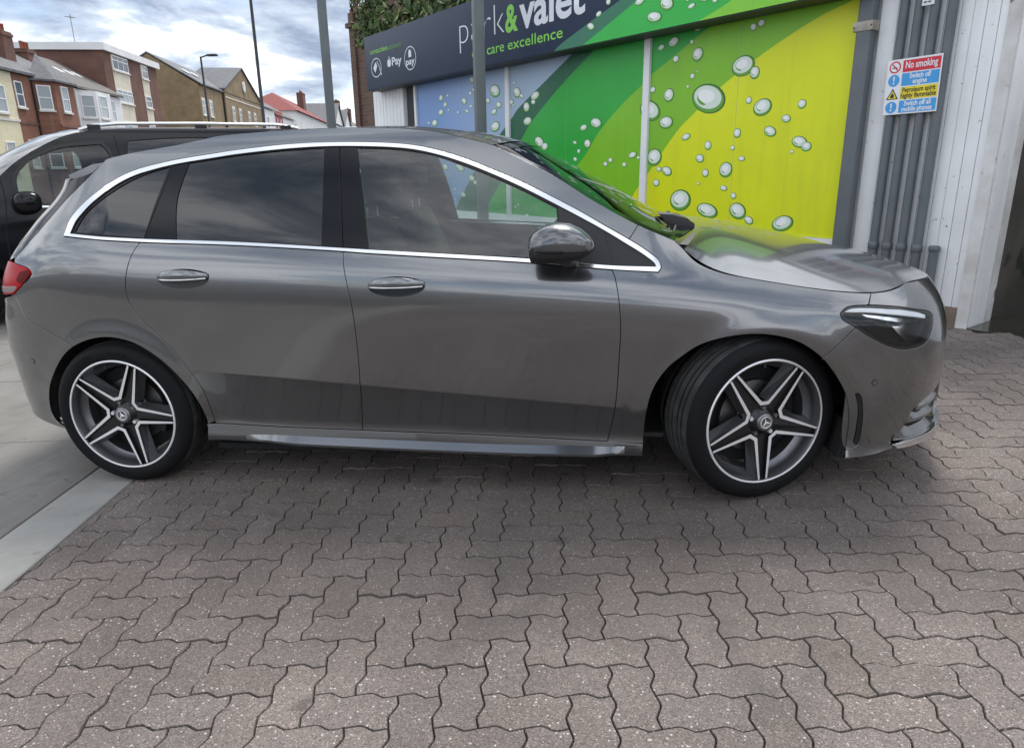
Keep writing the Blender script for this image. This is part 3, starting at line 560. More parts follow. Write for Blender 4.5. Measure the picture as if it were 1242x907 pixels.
def W0(x,z):
    x=np.asarray(x,float);z=np.asarray(z,float)
    zb=ZB(x);zd=ZD(x);t=(z-zd)/(zb-zd)
    w=LOW(np.clip(t,-.05,1))
    d=z-ZC(x);fade=sstep(x,.25,.50)*(1-sstep(x,2.25,2.50))
    w=w+fade*np.where(d<0,.0045-.022*(1-np.exp(np.minimum(d,0)/.11)),.0045*np.exp(-np.maximum(d,0)/.09))
    for cx in (0.,2.729):
        r=np.hypot(x-cx,z-.325); w=w+.010*np.exp(-((r-.355)/.055)**2)*(z<.9)
    v=np.maximum(z-zb,0)
    k=sstep(x,2.28,2.62)
    up=(1-k)*(.33*v+.28*v*v+7*np.maximum(z-1.425,0)**2)+k*(.8*v+4.5*v*v)
    w=w-np.where(t>1,up,0)
    return w
# plan curves (fraction along, fraction of width), param tau in [0,1]
XF,LF=2.95,1.25
_t=np.array([0,.12,.24,.36,.46,.56,.66,.76,.88,1.0])
FX=cspline(_t,[0.0, 0.262, 0.45, 0.607, 0.718, 0.812, 0.887, 0.943, 0.986, 1.0]); FW=cspline(_t,[1.0, 0.986, 0.943, 0.873, 0.795, 0.697, 0.583, 0.45, 0.262, 0])
XR,LR=.05,1.45
RX=cspline(_t,[0,.235,.46,.66,.80,.895,.95,.978,.995,1.0]); RW=cspline(_t,[1,.992,.97,.925,.86,.76,.62,.45,.23,0])

KN=[.05,.15,.25,.34,.40,.46,.52,.60,.66,.72,.78,.84,1.5]
KR=[.05,.18,.28,.38,.5,.6,.7,.8,.9,1.0,1.15,1.30,1.37,1.5]
fN=cspline(KN,[3.579, 3.589, 3.575, 3.574, 3.576, 3.578, 3.578, 3.571, 3.558, 3.536, 3.505, 3.462, 3.163]); fT=pchip(KR,[-0.6, -0.68, -0.74, -0.757, -0.76, -0.767, -0.754, -0.717, -0.689, -0.622, -0.482, -0.308, -0.281, -0.161])
def side(u,z):
    u=np.asarray(u,float);z=np.asarray(z,float)
    tf=np.clip((u-XF)/LF,0,1);tr=np.clip((XR-u)/LR,0,1)
    x=np.where(u>XF,XF+(fN(z)-XF)*FX(tf),np.where(u<XR,XR+(fT(z)-XR)*RX(tr),u))
    w=W0(np.clip(x,-.5,3.3),z)*np.where(u>XF,FW(tf),np.where(u<XR,RW(tr),1))
    return np.stack([x,-w,z+0*x],-1)
TR=dict(edge=[(0.018,1.408),(0.079,1.416),(0.121,1.424),(0.166,1.431),(0.218,1.438),(0.275,1.445),(0.332,1.452),(0.391,1.462),(0.45,1.472),(0.508,1.482),(0.67,1.49),(0.826,1.492),(1.06,1.49),(1.247,1.481),(1.36,1.469),(1.458,1.454),(1.558,1.428),(1.676,1.393),(1.819,1.321),(1.91,1.275),(2.079,1.168),(2.244,1.076),(2.324,1.04),(2.381,1.014)],
 tailgap=[(0.018,1.408),(-0.078,1.365),(-0.173,1.324),(-0.26,1.286),(-0.32,1.248),(-0.35,1.211),(-0.372,1.174),(-0.405,1.136),(-0.433,1.098),(-0.466,1.057),(-0.527,1.012)],
 chr_out_top=[(-0.189,1.11),(-0.186,1.128),(-0.185,1.146),(-0.182,1.165),(-0.172,1.185),(-0.152,1.207),(-0.122,1.23),(-0.082,1.253),(-0.031,1.274),(0.029,1.295),(0.072,1.315),(0.107,1.333),(0.145,1.349),(0.187,1.362),(0.231,1.372),(0.28,1.381),(0.334,1.39),(0.395,1.398),(0.462,1.405),(0.532,1.412),(0.599,1.419),(0.847,1.434),(1.046,1.433),(1.321,1.413),(1.44,1.389),(1.561,1.351),(1.679,1.303),(1.796,1.252),(1.911,1.194),(2.024,1.134),(2.118,1.079),(2.21,1.026),(2.277,0.983),(2.322,0.945),(2.33,0.919)],
 chr_in_top=[(-0.152,1.113),(-0.147,1.128),(-0.143,1.143),(-0.137,1.159),(-0.125,1.176),(-0.105,1.195),(-0.078,1.217),(-0.042,1.238),(0.005,1.258),(0.056,1.278),(0.087,1.297),(0.121,1.315),(0.159,1.331),(0.199,1.344),(0.242,1.354),(0.289,1.364),(0.342,1.373),(0.402,1.381),(0.468,1.388),(0.537,1.395),(0.604,1.402),(0.85,1.416),(1.048,1.416),(1.322,1.396),(1.438,1.372),(1.557,1.334),(1.673,1.287),(1.788,1.235),(1.902,1.177),(2.013,1.118),(2.111,1.064),(2.2,1.01),(2.265,0.969),(2.306,0.936),(2.311,0.924)],
 chr_in_bot=[(2.311,0.923),(2.142,0.932),(1.834,0.964),(1.196,1.015),(1.087,1.024),(0.652,1.059),(0.204,1.085),(-0.152,1.113)],
 chr_out_bot=[(2.318,0.903),(2.142,0.917),(1.834,0.949),(1.196,1.0),(1.087,1.011),(0.652,1.045),(0.205,1.071),(-0.185,1.103)],
 gap_b=[(1.047,1.434),(1.072,1.216),(1.087,1.019),(1.108,0.873),(1.117,0.802),(1.118,0.619),(1.109,0.453),(1.087,0.256)],
 gap_f=[(2.145,0.918),(2.156,0.892),(2.167,0.842),(2.178,0.72),(2.173,0.579),(2.156,0.357),(2.127,0.217)],
 gap_r=[(0.218,1.07),(0.204,1.053),(0.178,1.002),(0.154,0.936),(0.142,0.878),(0.16,0.789),(0.244,0.688),(0.327,0.571),(0.391,0.449),(0.418,0.276)],
 door_bot=[(0.381,0.281),(0.677,0.266),(1.087,0.254),(1.581,0.241),(1.937,0.228),(2.267,0.214)],
 sill_bot=[(0.377,0.207),(0.668,0.193),(1.08,0.18),(1.703,0.165),(2.268,0.161)],
 arch_r=[(-0.298,0.242),(-0.357,0.266),(-0.397,0.299),(-0.367,0.407),(-0.292,0.51),(-0.179,0.619),(-0.077,0.667),(0.018,0.68),(0.12,0.658),(0.214,0.599),(0.291,0.519),(0.349,0.424),(0.377,0.334),(0.385,0.277),(0.379,0.206)],
 arch_f=[(2.268,0.16),(2.27,0.202),(2.282,0.36),(2.308,0.459),(2.362,0.544),(2.399,0.578),(2.472,0.632),(2.566,0.664),(2.67,0.676),(2.757,0.667),(2.838,0.639),(2.928,0.569),(2.983,0.486),(3.013,0.416),(3.03,0.318),(3.027,0.172)],
 hoodseam=[(2.381,1.013),(2.408,0.988),(2.461,0.935),(2.546,0.897),(2.65,0.874),(2.807,0.845),(2.962,0.821),(3.099,0.81),(3.245,0.815),(3.353,0.828)],
 headlight=[(2.968,0.748),(2.99,0.767),(3.057,0.772),(3.156,0.765),(3.292,0.747),(3.466,0.705),(3.43,0.649),(3.378,0.612),(3.24,0.6),(3.141,0.621),(3.074,0.654),(3.011,0.699),(2.973,0.728)],
 bump_gap=[(2.917,0.575),(2.966,0.633),(3.014,0.689)],
 hl_gap=[(3.071,0.773),(3.097,0.81)],
 apil_gap=[(2.21,1.026),(2.244,1.07)],
 bump_bot=[(3.024,0.172),(3.104,0.176),(3.256,0.194),(3.406,0.191),(3.691,0.173)],
 rbump_gap=[(-0.475,0.861),(-0.442,0.814),(-0.399,0.76),(-0.295,0.712),(-0.16,0.646)],
 tail=[(-0.514,0.997),(-0.359,0.972),(-0.338,0.954),(-0.392,0.909),(-0.475,0.862)],
 rb_bot=[(-0.298,0.242),(-0.413,0.249),(-0.633,0.28)],
 q_glass=[(-0.133,1.12),(-0.117,1.148),(-0.102,1.176),(-0.073,1.204),(-0.018,1.234),(0.056,1.264),(0.1,1.29),(0.142,1.311),(0.183,1.329),(0.223,1.343),(0.259,1.354),(0.292,1.361),(0.326,1.369),(0.309,1.322),(0.292,1.275),(0.275,1.228),(0.26,1.182),(0.246,1.135),(0.23,1.089),(0.177,1.094),(0.123,1.099),(0.07,1.105),(0.008,1.11),(-0.061,1.115)],
 rd_glass=[(0.406,1.381),(0.66,1.405),(0.986,1.415),(0.995,1.219),(0.997,1.037),(0.686,1.06),(0.372,1.077),(0.369,1.238)],
 fd_glass=[(1.122,1.409),(1.285,1.396),(1.442,1.367),(1.563,1.324),(1.68,1.276),(1.797,1.222),(1.934,1.151),(1.944,1.049),(1.951,0.961),(1.567,0.99),(1.191,1.018),(1.162,1.213)],
 sail=[(1.94,1.153),(2.114,1.061),(2.132,0.999),(2.148,0.933),(1.958,0.953),(1.948,1.049)],
 qgap=[(0.342,1.387),(0.29,1.225),(0.225,1.071)],
 handle_r=[(0.409,0.924)],
 handle_f=[(1.308,0.875)],
 sensor_f=[(3.104,0.479)],
 sensor_r=[(-0.416,0.557)],
 airvent=[(3.008,0.448),(3.032,0.45),(3.056,0.43),(3.072,0.362),(3.077,0.292),(3.072,0.233),(3.061,0.217),(3.028,0.217)],
 lower_in=[(3.231,0.206),(3.239,0.24),(3.299,0.268),(3.345,0.332),(3.421,0.365),(3.482,0.378),(3.604,0.393)],
 ws_top=[(1.676,1.393)])
# ---------------------------------------------------------------- car materials
def car_paint(name,c,rough=.30,metal=.8,cw=1.0):
    m=mat(name,c,rough,metal,Coat_Weight=cw,Coat_Roughness=.025,Coat_IOR=1.9); nt,b,N,K=nodes(m)
    g=N('ShaderNodeNewGeometry'); v=N('ShaderNodeTexVoronoi',i_Scale=1500.0); K(g.outputs['Position'],v.inputs['Vector'])
    s=N('ShaderNodeSeparateColor'); K(v.outputs['Color'],s.inputs[0]); mr=N('ShaderNodeMapRange'); mr.inputs[3].default_value=.82; mr.inputs[4].default_value=1.2; K(s.outputs[0],mr.inputs[0])
    mm=N('ShaderNodeMix',data_type='RGBA',blend_type='MULTIPLY'); mm.inputs[0].default_value=1.0; mm.inputs[6].default_value=(*c,1); K(mr.outputs[0],mm.inputs[7]); K(mm.outputs[2],b.inputs['Base Color'])
    # thin film of dust dulls the coat unevenly
    n=N('ShaderNodeTexNoise',i_Scale=3.0,i_Detail=7.0); K(g.outputs['Position'],n.inputs['Vector']); mr2=N('ShaderNodeMapRange'); mr2.inputs[1].default_value=.35; mr2.inputs[2].default_value=.75; mr2.inputs[3].default_value=.05; mr2.inputs[4].default_value=.11; K(n.outputs[0],mr2.inputs[0]); K(mr2.outputs[0],b.inputs['Coat Roughness'])
    return m
PAINT=car_paint('grey_metallic_paint',(.145,.149,.157),.27,.95)
CHROME=mat('satin_chrome',(.78,.79,.80),.16,1.0); GBLK=mat('gloss_black_trim',(.006,.006,.008),.10,0,Specular_IOR_Level=.3); MBLK=mat('matt_black_plastic',(.018,.018,.019),.55)
UNDER=mat('underbody_black',(.008,.008,.008),.9); LINER=mat('wheel_arch_liner',(.010,.010,.010),.95)
GLF=thin_glass('front_side_glass',(.74,.85,.81),1.0,1.75); GLW=thin_glass('windscreen_glass',(.62,.70,.65),1.0,1.8); GLR=thin_glass('privacy_glass',(.02,.02,.022),1.0,1.75)
LENS=thin_glass('lamp_lens',(.97,.98,.98),1.0,1.45); REDL=mat('red_lens',(.40,.003,.010),.25,0,Specular_IOR_Level=.15); REDD=mat('dark_red_lens',(.12,.002,.004),.3,0,Specular_IOR_Level=.1); CLRL=mat('clear_lamp_plastic',(.36,.30,.29),.12,.3)
LAMPIN=mat('lamp_housing',(.02,.02,.022),.2,.6); LAMPSIL=mat('lamp_reflector',(.7,.71,.73),.12,1.0); DRL=mat('light_guide',(.92,.93,.95),.3,.0)
INT=mat('interior_black',(.035,.035,.036),.6); INTG=mat('interior_grey',(.05,.053,.053),.7); TYRE=None
# ---------------------------------------------------------------- curve and panel tools
def cr(pts,sp=.012):
    P=np.array(pts,float); Q=[]
    if len(P)<3:
        n=max(2,int(np.linalg.norm(P[1]-P[0])/sp)); return [tuple(P[0]+(P[1]-P[0])*t) for t in np.linspace(0,1,n+1)]
    for i in range(len(P)-1):
        p1,p2=P[i],P[i+1]; p0=P[i-1] if i else 2*p1-p2; p3=P[i+2] if i+2<len(P) else 2*p2-p1
        n=max(2,int(np.linalg.norm(p2-p1)/sp)); d01,d12,d23=[max(np.linalg.norm(a-b)**.5,1e-6) for a,b in ((p1,p0),(p2,p1),(p3,p2))]
        m1=(p2-p1+d12*((p1-p0)/d01-(p2-p0)/(d01+d12))); m2=(p2-p1+d12*((p3-p2)/d23-(p3-p1)/(d12+d23)))
        for t in np.arange(n)/n: Q.append(p1*(2*t**3-3*t*t+1)+m1*(t**3-2*t*t+t)+p2*(3*t*t-2*t**3)+m2*(t**3-t*t))
    Q.append(P[-1]); return [tuple(q) for q in Q]
def joinc(*cs):
    out=[]
    for c in cs:
        for q in c:
            if not out or math.dist(out[-1],q)>.002: out.append(tuple(q))
    while math.dist(out[0],out[-1])<.002: out.pop()
    return out
def area(P): P=np.array(P);return .5*np.sum(P[:,0]*np.roll(P[:,1],-1)-np.roll(P[:,0],-1)*P[:,1])
def inpoly(poly,pts):
    P=np.array(poly);pts=np.asarray(pts);x,y=pts[:,0],pts[:,1];r=np.zeros(len(pts),bool);n=len(P)
    x0,y0=P[:,0],P[:,1];x1,y1=np.roll(x0,-1),np.roll(y0,-1)
    for i in range(n):
        c=(y0[i]>y)!=(y1[i]>y)
        if c.any(): r^=c&(x<(x1[i]-x0[i])*(y-y0[i])/(y1[i]-y0[i]+1e-12)+x0[i])
    return r
def near_poly(poly,pts,d):
    A=np.array(poly); r=np.zeros(len(pts),bool)
    for k in range(0,len(A),1): r|=((pts-A[k])**2).sum(1)<d*d
    return r
def surf_normal(S,a,b,h=2e-3):
    n=np.cross(S(a+h,b)-S(a-h,b),S(a,b+h)-S(a,b-h)); n/=np.linalg.norm(n,axis=-1,keepdims=True)+1e-12; return n
CAR_LOC=Vector((1.36,0,0))
car=empty('grey_hatchback',CAR_LOC); tag(car,'grey metallic five door hatchback car parked on the block paving','car')
def cput(o,parent):
    o.parent=parent or car
    if parent is None or parent is car: o.location=-CAR_LOC
    return o
def panel(name,outer,m_,parent=None,holes=(),S=side,off=0.0,ins=.002,lip=.012,step=.028,sgn=-1,both=False,lipm=None,nflip=1,lines=()):
    """trimmed piece of a smooth surface S(a,b): constrained Delaunay inside the outline, normals from S itself"""
    if both:
        return [panel(name,outer,m_,parent[0] if isinstance(parent,list) else parent,holes,S,off,ins,lip,step,-1,False,lipm,nflip,lines),panel(name,outer,m_,parent[1] if isinstance(parent,list) else parent,holes,S,off,ins,lip,step,1,False,lipm,nflip,lines)]
    O=np.array(outer,float); O=O if area(O)>0 else O[::-1]
    if ins: O=inset(O,ins)
    loops=[O]
    for h in holes:
        h=np.array(h,float); h=h if area(h)<0 else h[::-1]; loops.append(inset(h,ins) if ins else h)
    pts=[];edges=[]
    for l in loops:
        b=len(pts); pts+=list(l); edges+=[(b+i,b+(i+1)%len(l)) for i in range(len(l))]
    nb=len(pts); lo,hi=O.min(0),O.max(0)
    gx,gz=np.meshgrid(np.arange(lo[0]+step/2,hi[0],step),np.arange(lo[1]+step/2,hi[1],step)); G=np.stack([gx.ravel(),gz.ravel()],1)
    if len(G):
        k=inpoly(O,G)
        for l in loops[1:]: k&=~inpoly(l,G)
        G=G[k]
        for l in loops: 
            if len(G): G=G[~near_poly(l,G,step*.5)]
    for ln in lines:
        Lp=np.array(ln); k=inpoly(O,Lp)
        for l in loops: k&=~near_poly(l,Lp,.006)
        if len(G): G=G[~near_poly(Lp,G,.008)]
        prev=None
        for q,ok in zip(Lp,k):
            if ok:
                pts.append(q)
                if prev is not None: edges.append((prev,len(pts)-1))
                prev=len(pts)-1
            else: prev=None
    allp=[Vector((float(a),float(b))) for a,b in pts]+[Vector((float(a),float(b))) for a,b in G]
    v,e_,f,_,_,_=delaunay_2d_cdt(allp,edges,[],0,1e-6)
    V=np.array([(q.x,q.y) for q in v]); F=np.array([t for t in f if len(t)==3],dtype=int)
    cen=V[F].mean(1); k=inpoly(O,cen)
    for l in loops[1:]: k&=~inpoly(l,cen)
    F=F[k]
    Pn=S(V[:,0],V[:,1]); Nn=surf_normal(S,V[:,0],V[:,1])*nflip
    # orient outwards: S normals
    Pn=Pn+Nn*off
    fl=np.einsum('ij,ij->i',np.cross(Pn[F[:,1]]-Pn[F[:,0]],Pn[F[:,2]]-Pn[F[:,0]]),Nn[F].mean(1))<0
    F[fl]=F[fl][:,::-1]
    vs=[*map(tuple,Pn)]; fs=[*map(tuple,F)]; nor=[*map(tuple,Nn)]; nmain=len(fs)
    if lip:
        for l in loops:
            L_=S(l[:,0],l[:,1]); Ln=surf_normal(S,l[:,0],l[:,1])*nflip; T=L_+Ln*off
            b=len(vs); n=len(l)
            # rounded edge: small drop then wall
            e2=np.roll(T,-1,0)-np.roll(T,1,0); e2/=np.linalg.norm(e2,axis=1,keepdims=True)+1e-9; outw=np.cross(e2,Ln); 
            vs+=[*map(tuple,T)]+[*map(tuple,T+outw*.0012-Ln*.0016)]+[*map(tuple,T+outw*.0012-Ln*lip)]
            nn=[*map(tuple,(Ln+outw*.25)/np.linalg.norm(Ln+outw*.25,axis=1,keepdims=True))]+[*map(tuple,outw)]+[*map(tuple,outw)]; nor+=nn
            for r_ in range(2):
                for i in range(n):
                    j=(i+1)%n; fs.append((b+r_*n+i,b+(r_+1)*n+i,b+(r_+1)*n+j,b+r_*n+j))
    vs=np.array(vs);nor=np.array(nor)
    if sgn>0:
        vs=vs*np.array((1,-1,1)); nor=nor*np.array((1,-1,1)); fs=[t[::-1] for t in fs]
    me=bpy.data.meshes.new(name); me.from_pydata(vs.tolist(),[],fs); me.materials.append(m_)
    me.polygons.foreach_set('use_smooth',[True]*len(fs)); me.update(); me.normals_split_custom_set_from_vertices(nor.tolist())
    o=bpy.data.objects.new(name,me); COL.objects.link(o); return cput(o,parent)
def curve_at(fn_pts):
    P=np.array(sorted(fn_pts,key=lambda q:q[1])); return lambda z:np.interp(z,P[:,1],P[:,0])
def between(c,fl,fr):
    """keep the stretch of curve c (points (u,z)) with fl(z)<=u<=fr(z)"""
    out=[];P=[tuple(q) for q in c]
    ok=lambda q:fl(q[1])<=q[0]<=fr(q[1])
    for i,q in enumerate(P):
        if i and ok(P[i-1])!=ok(q):
            a,b=(P[i-1],q)
            for _ in range(30):
                mpt=((a[0]+b[0])/2,(a[1]+b[1])/2)
                if ok(mpt)==ok(P[i-1]): a=mpt
                else: b=mpt
            out.append(a if ok(P[i-1]) else b)
        if ok(q): out.append(q)
    return out
C={k:cr(v) for k,v in TR.items() if len(v)>1}
def um(u): return float(np.interp(u,[2.95,2.975,3.03,3.06,3.09,3.11,3.2,3.3,3.417,3.463,3.5585,3.66,4.2],[2.95,2.968,3.008,3.032,3.057,3.071,3.158,3.285,3.4206,3.4825,3.6045,3.70,4.2]))
def U_(pts): return [(um(a),b) for a,b in pts]
# ---------------------------------------------------------------- body side panels
ctop,cbot=C['chr_out_top'],C['chr_out_bot']
gb,gf,gr=C['gap_b'],C['gap_f'],C['gap_r']
UFRONT=XF+LF; UREAR=XR-LR
def sub(c,f): return [q for q in c if f(q)]
# side frame: A pillar, roof rail, rear quarter
edge=C['edge']
i0=min(range(len(edge)),key=lambda i:math.dist(edge[i],TR['apil_gap'][1])); j0=min(range(len(ctop)),key=lambda i:math.dist(ctop[i],TR['apil_gap'][0]))
tl=C['tail']
ir=min(range(len(C['arch_r'])),key=lambda i:math.dist(C['arch_r'][i],TR['rbump_gap'][-1])); id_=min(range(len(C['arch_r'])),key=lambda i:math.dist(C['arch_r'][i],TR['gap_r'][-1]))
cut_r=sub(gr,lambda q:q[1]>.285)
frame_out=joinc(edge[:i0+1],[ctop[j0]],ctop[j0::-1],[cbot[-1]],[q for q in cbot[::-1] if q[0]<gr[0][0]],cut_r,[(.398,.283)],C['arch_r'][id_:ir-1:-1],C['rbump_gap'][::-1],tl[::-1],C['tailgap'][::-1])
panel('side_frame',frame_out,PAINT,both=True)
fr_top=sub(C['hoodseam'],lambda q:q[0]<TR['hl_gap'][1][0])
ih=min(range(len(C['headlight'])),key=lambda i:math.dist(C['headlight'][i],TR['hl_gap'][0])); hl=C['headlight']+[C['headlight'][0]]
hl=cr(TR['headlight']+[TR['headlight'][0]],.008)
ih=min(range(len(hl)),key=lambda i:math.dist(hl[i],TR['hl_gap'][0])); ib=min(range(len(hl)),key=lambda i:math.dist(hl[i],TR['bump_gap'][-1]))
ia=min(range(len(C['arch_f'])),key=lambda i:math.dist(C['arch_f'][i],TR['bump_gap'][0]))
is_=min(range(len(C['arch_f'])),key=lambda i:C['arch_f'][i][1]<.205 and 9 or abs(C['arch_f'][i][1]-.214)+(9 if C['arch_f'][i][0]>2.6 else 0))
# fender: from door gap round arch, bumper gap, headlight, hood seam, A-pillar foot, chrome tip
fend=joinc(gf[::-1],[TR['chr_out_bot'][0]],ctop[:j0-1:-1],[edge[i0]],edge[i0:],fr_top,[TR['hl_gap'][1],TR['hl_gap'][0]],hl[ih::-1] if ih<ib else hl[ih:ib+1],hl[:ib-1:-1] if ih<ib else [],C['bump_gap'][::-1],C['arch_f'][ia:is_-1:-1],[TR['door_bot'][-1]])
FENDER=panel('front_fender',fend,PAINT,both=True)
# doors
bf=lambda c,o:(lambda z:np.interp(z,*np.array(sorted([(q[1],q[0]) for q in c])).T)+o)
db=C['door_bot']
big=lambda z:99.0; sml=lambda z:-99.0
rd=joinc(between(cbot,bf(gr,0),bf(gb,0)),[q for q in gr if q[1]<1.069 and q[1]>.283],between(db,bf(gr,0),bf(gb,0)),[q for q in gb[::-1] if q[1]<1.011])
CREASE=[[(u,float(ZC(u))+dz) for u in np.arange(.2,2.4,.014)] for dz in (-.012,-.004,.004,.014)]
RD=panel('rear_door',rd,PAINT,both=True,lines=CREASE)
fd=joinc(between(cbot,bf(gb,0),bf(gf,0)),[q for q in gb if q[1]<1.011],between(db,bf(gb,0),bf(gf,0)),[q for q in gf[::-1]])
FD=panel('front_door',fd,PAINT,both=True,lines=CREASE)
sill=joinc(db,[q for q in C['arch_f'][is_::-1]],C['sill_bot'][::-1],[q for q in C['arch_r'][:id_:-1]])
SILL=panel('side_sill',sill,PAINT,both=True,off=.006)
def ledge(name,A,B,m_,parent=None,extra=.01):
    """folded strip: A and B are lists of (u,z,offset); B is the outer, lower edge; returns near and far pieces"""
    res=[]
    def pts(Cv): 
        Cv=np.array(Cv,float); return side(Cv[:,0],Cv[:,1])+surf_normal(side,Cv[:,0],Cv[:,1])*Cv[:,2:3]
    a3,b3=pts(A),pts(B); c3=b3+np.array((0,0,-extra)); d3=a3+np.array((0,0,-extra-.004)); n=len(a3)
    for k,sg in enumerate((-1,1)):
        f=np.array((1,-sg,1)) if sg>0 else np.array((1,1,1))
        vs=[tuple(q*f) for q in a3]+[tuple(q*f) for q in b3]+[tuple(q*f) for q in c3]+[tuple(q*f) for q in d3]
        fs=[(r_*n+i,r_*n+i+1,(r_+1)*n+i+1,(r_+1)*n+i) for r_ in range(3) for i in range(n-1)]+[(3*n+i,3*n+i+1,i+1,i) for i in range(n-1)]+[(0,n,2*n,3*n),(n-1,2*n-1,3*n-1,4*n-1)]
        o=MB().add(vs,fs,0,True).build(name,m_,fix=True); shade_auto(o,30); cput(o,(parent[k] if parent else car)); res.append(o)
        if parent: o.location=(0,0,0)
    return res
sb_=[q for q in C['sill_bot'] if .55<q[0]<2.2]
def sramp(u): return min(1,max(0,(u-.55)/.25))*min(1,max(0,(2.2-u)/.12))
ledge('sill_blade',[(a,b+.040,.004) for a,b in sb_],[(a,b+.018,.006+.030*sramp(a)) for a,b in sb_],PAINT,SILL)
dbs=[q for q in db if .41<q[0]<2.25]
ledge('sill_step',[(a,b-.003,-.002) for a,b in dbs],[(a,b-.010,.006) for a,b in dbs],PAINT,SILL,.005)
# bumpers
nose_z=.834
li=C['lower_in']; av=cr(TR['airvent']+[TR['airvent'][0]],.006)
hs_end=sub(C['hoodseam'],lambda q:q[0]>=TR['hl_gap'][1][0])
grille=cr([(3.70,.655),(3.78,.700),(4.0,.71),(UFRONT,.712)],.02)+cr([(UFRONT,.44),(4.0,.44),(3.78,.45),(3.68,.50),(3.66,.58),(3.70,.655)],.02)
bb=cr(TR['bump_bot'][:4]+[(3.68,.196),(3.85,.20),(UFRONT,.20)],.02)
low_open=joinc(li,[(3.70,.40),(3.76,.39),(3.76,.235),(3.66,.218),(3.42,.212)])
fbump=joinc(C['bump_gap'],(hl[ib:ih:-1] if ih<ib else hl[ib:]+hl[:ih+1]) if False else [],)
hl_low=hl[ib::-1] if ih>ib else hl[ib:]      # along the lower edge towards the front, then up and back over the top
# headlight outline starts at the rear tip (index 0) and runs over the top forward, then back along the bottom
fbump=joinc(C['bump_gap'],hl[ib:ih-1:-1],[TR['hl_gap'][1]],hs_end,cr([TR['hoodseam'][-1],(3.6,.822),(3.9,.806),(UFRONT,.80)],.02),cr([(UFRONT,.80),(UFRONT,.20)],.03),bb[::-1],C['arch_f'][:ia-1:-1])
FB=panel('front_bumper',fbump,PAINT,both=True,holes=[av,low_open,grille[:-1]],step=.024)
rb_bot=C['rb_bot']+[(-.9,.30),(UREAR,.31)]
rbump=joinc(C['rbump_gap'],C['arch_r'][ir::-1],rb_bot,cr([(UREAR,.31),(UREAR,.80)],.03),cr([(UREAR,.80),(-.8,.82),(-.55,.845),TR['rbump_gap'][0]],.02))
RB=panel('rear_bumper',rbump,PAINT,both=True)
# tail lamp
tl_o=joinc(tl,cr([TR['rbump_gap'][0],(-.62,.852),(-.80,.850)],.02),cr([(-.80,.85),(-.82,.96),(-.80,.985)],.02),cr([(-.80,.985),(-.64,.998),TR['tail'][0]],.02))
TL=panel('tail_lamp',tl_o,REDL,both=True,off=.004)
panel('lamp_strip',joinc(cr([(-.80,.862),(-.62,.866),(-.478,.872),(-.44,.893),(-.60,.888),(-.80,.882)],.015)),CLRL,parent=TL,both=True,off=.0065,ins=0)
panel('dark_lens_edge',joinc(cr([(-.36,.968),(-.342,.953),(-.392,.912),(-.44,.925),(-.42,.96)],.012)),REDD,parent=TL,both=True,off=.0062,ins=0)
# tailgate: rear glass, side flap, lower skin
tg=C['tailgap']
TGATE=panel('tailgate_skin',joinc(cr([(-.80,.985),(-.64,1.0),(-.53,1.02)],.02),cr([(-.53,1.02),(-.9,1.03),(UREAR,1.03)],.03),cr([(UREAR,1.03),(UREAR,.80)],.03),cr([(UREAR,.80),(-.82,.83),(-.82,.95)],.03)),PAINT,both=True)
flap=joinc(tg[5:],cr([TR['tailgap'][-1],(-.62,1.02)],.02),cr([(-.62,1.02),(-.45,1.20),(-.36,1.33)],.02),cr([(-.36,1.33),(-.1,1.36),tg[5]],.02))
panel('tailgate_flap',flap,GBLK,both=True)
panel('rear_window',joinc(cr([(-.63,1.035),(-.46,1.20),(-.37,1.33)],.02),cr([(-.37,1.33),(-.9,1.345),(UREAR,1.345)],.04),cr([(UREAR,1.345),(UREAR,1.035)],.04),cr([(UREAR,1.035),(-.9,1.035),(-.63,1.035)],.04)),GLR,both=True,off=-.002)
# ---------------------------------------------------------------- chrome and glass
ring_o=joinc(ctop,cbot); ring_o=ring_o if area(ring_o)>0 else ring_o[::-1]; ring_o=[tuple(q) for q in inset(np.array(ring_o),.0028)]; ring_i=joinc(C['chr_in_top'],C['chr_in_bot'])
panel('chrome_window_trim',ring_o,CHROME,both=True,holes=[ring_i],off=.0035,ins=0,lip=.012,step=.02)
def gl(k): return cr(TR[k]+[TR[k][0]],.012)[:-1]
def glpoly(k,corners):
    P=TR[k];n=len(P);out=[]
    cs=sorted(corners)
    for a,b in zip(cs,cs[1:]+[cs[0]+n]): out+=cr([P[i%n] for i in range(a,b+1)],.014)[:-1]
    return out
qg=glpoly('q_glass',[0,12,18]); rg=glpoly('rd_glass',[0,2,4,6]); fg=glpoly('fd_glass',[0,6,8,10])
cit,cib=C['chr_in_top'],C['chr_in_bot']
qf=bf(C['qgap'],0); gbf=bf(gb,0); sf=bf([(2.1146,1.062),(2.146,.928)],0)
pad=lambda f,d:(lambda z:f(z)+d)
q_s=joinc(between(cit,sml,pad(qf,-.0015)),between(cib,sml,pad(qf,-.0015)))
r_s=joinc(between(cit,pad(qf,.0015),pad(gbf,-.002)),between(cib,pad(qf,.0015),pad(gbf,-.002)))
f_s=joinc(between(cit,pad(gbf,.002),pad(sf,-.002)),between(cib,pad(gbf,.002),pad(sf,-.002)))
t_s=joinc(between(cit,pad(sf,.002),big),between(cib,pad(sf,.002),big))
panel('quarter_window_frame',q_s,GBLK,both=True,holes=[qg],off=-.004,ins=0)
RDF=panel('window_frame',r_s,GBLK,parent=RD,both=True,holes=[rg],off=-.004,ins=0)
FDF=panel('window_frame',f_s,GBLK,parent=FD,both=True,holes=[fg],off=-.004,ins=0)
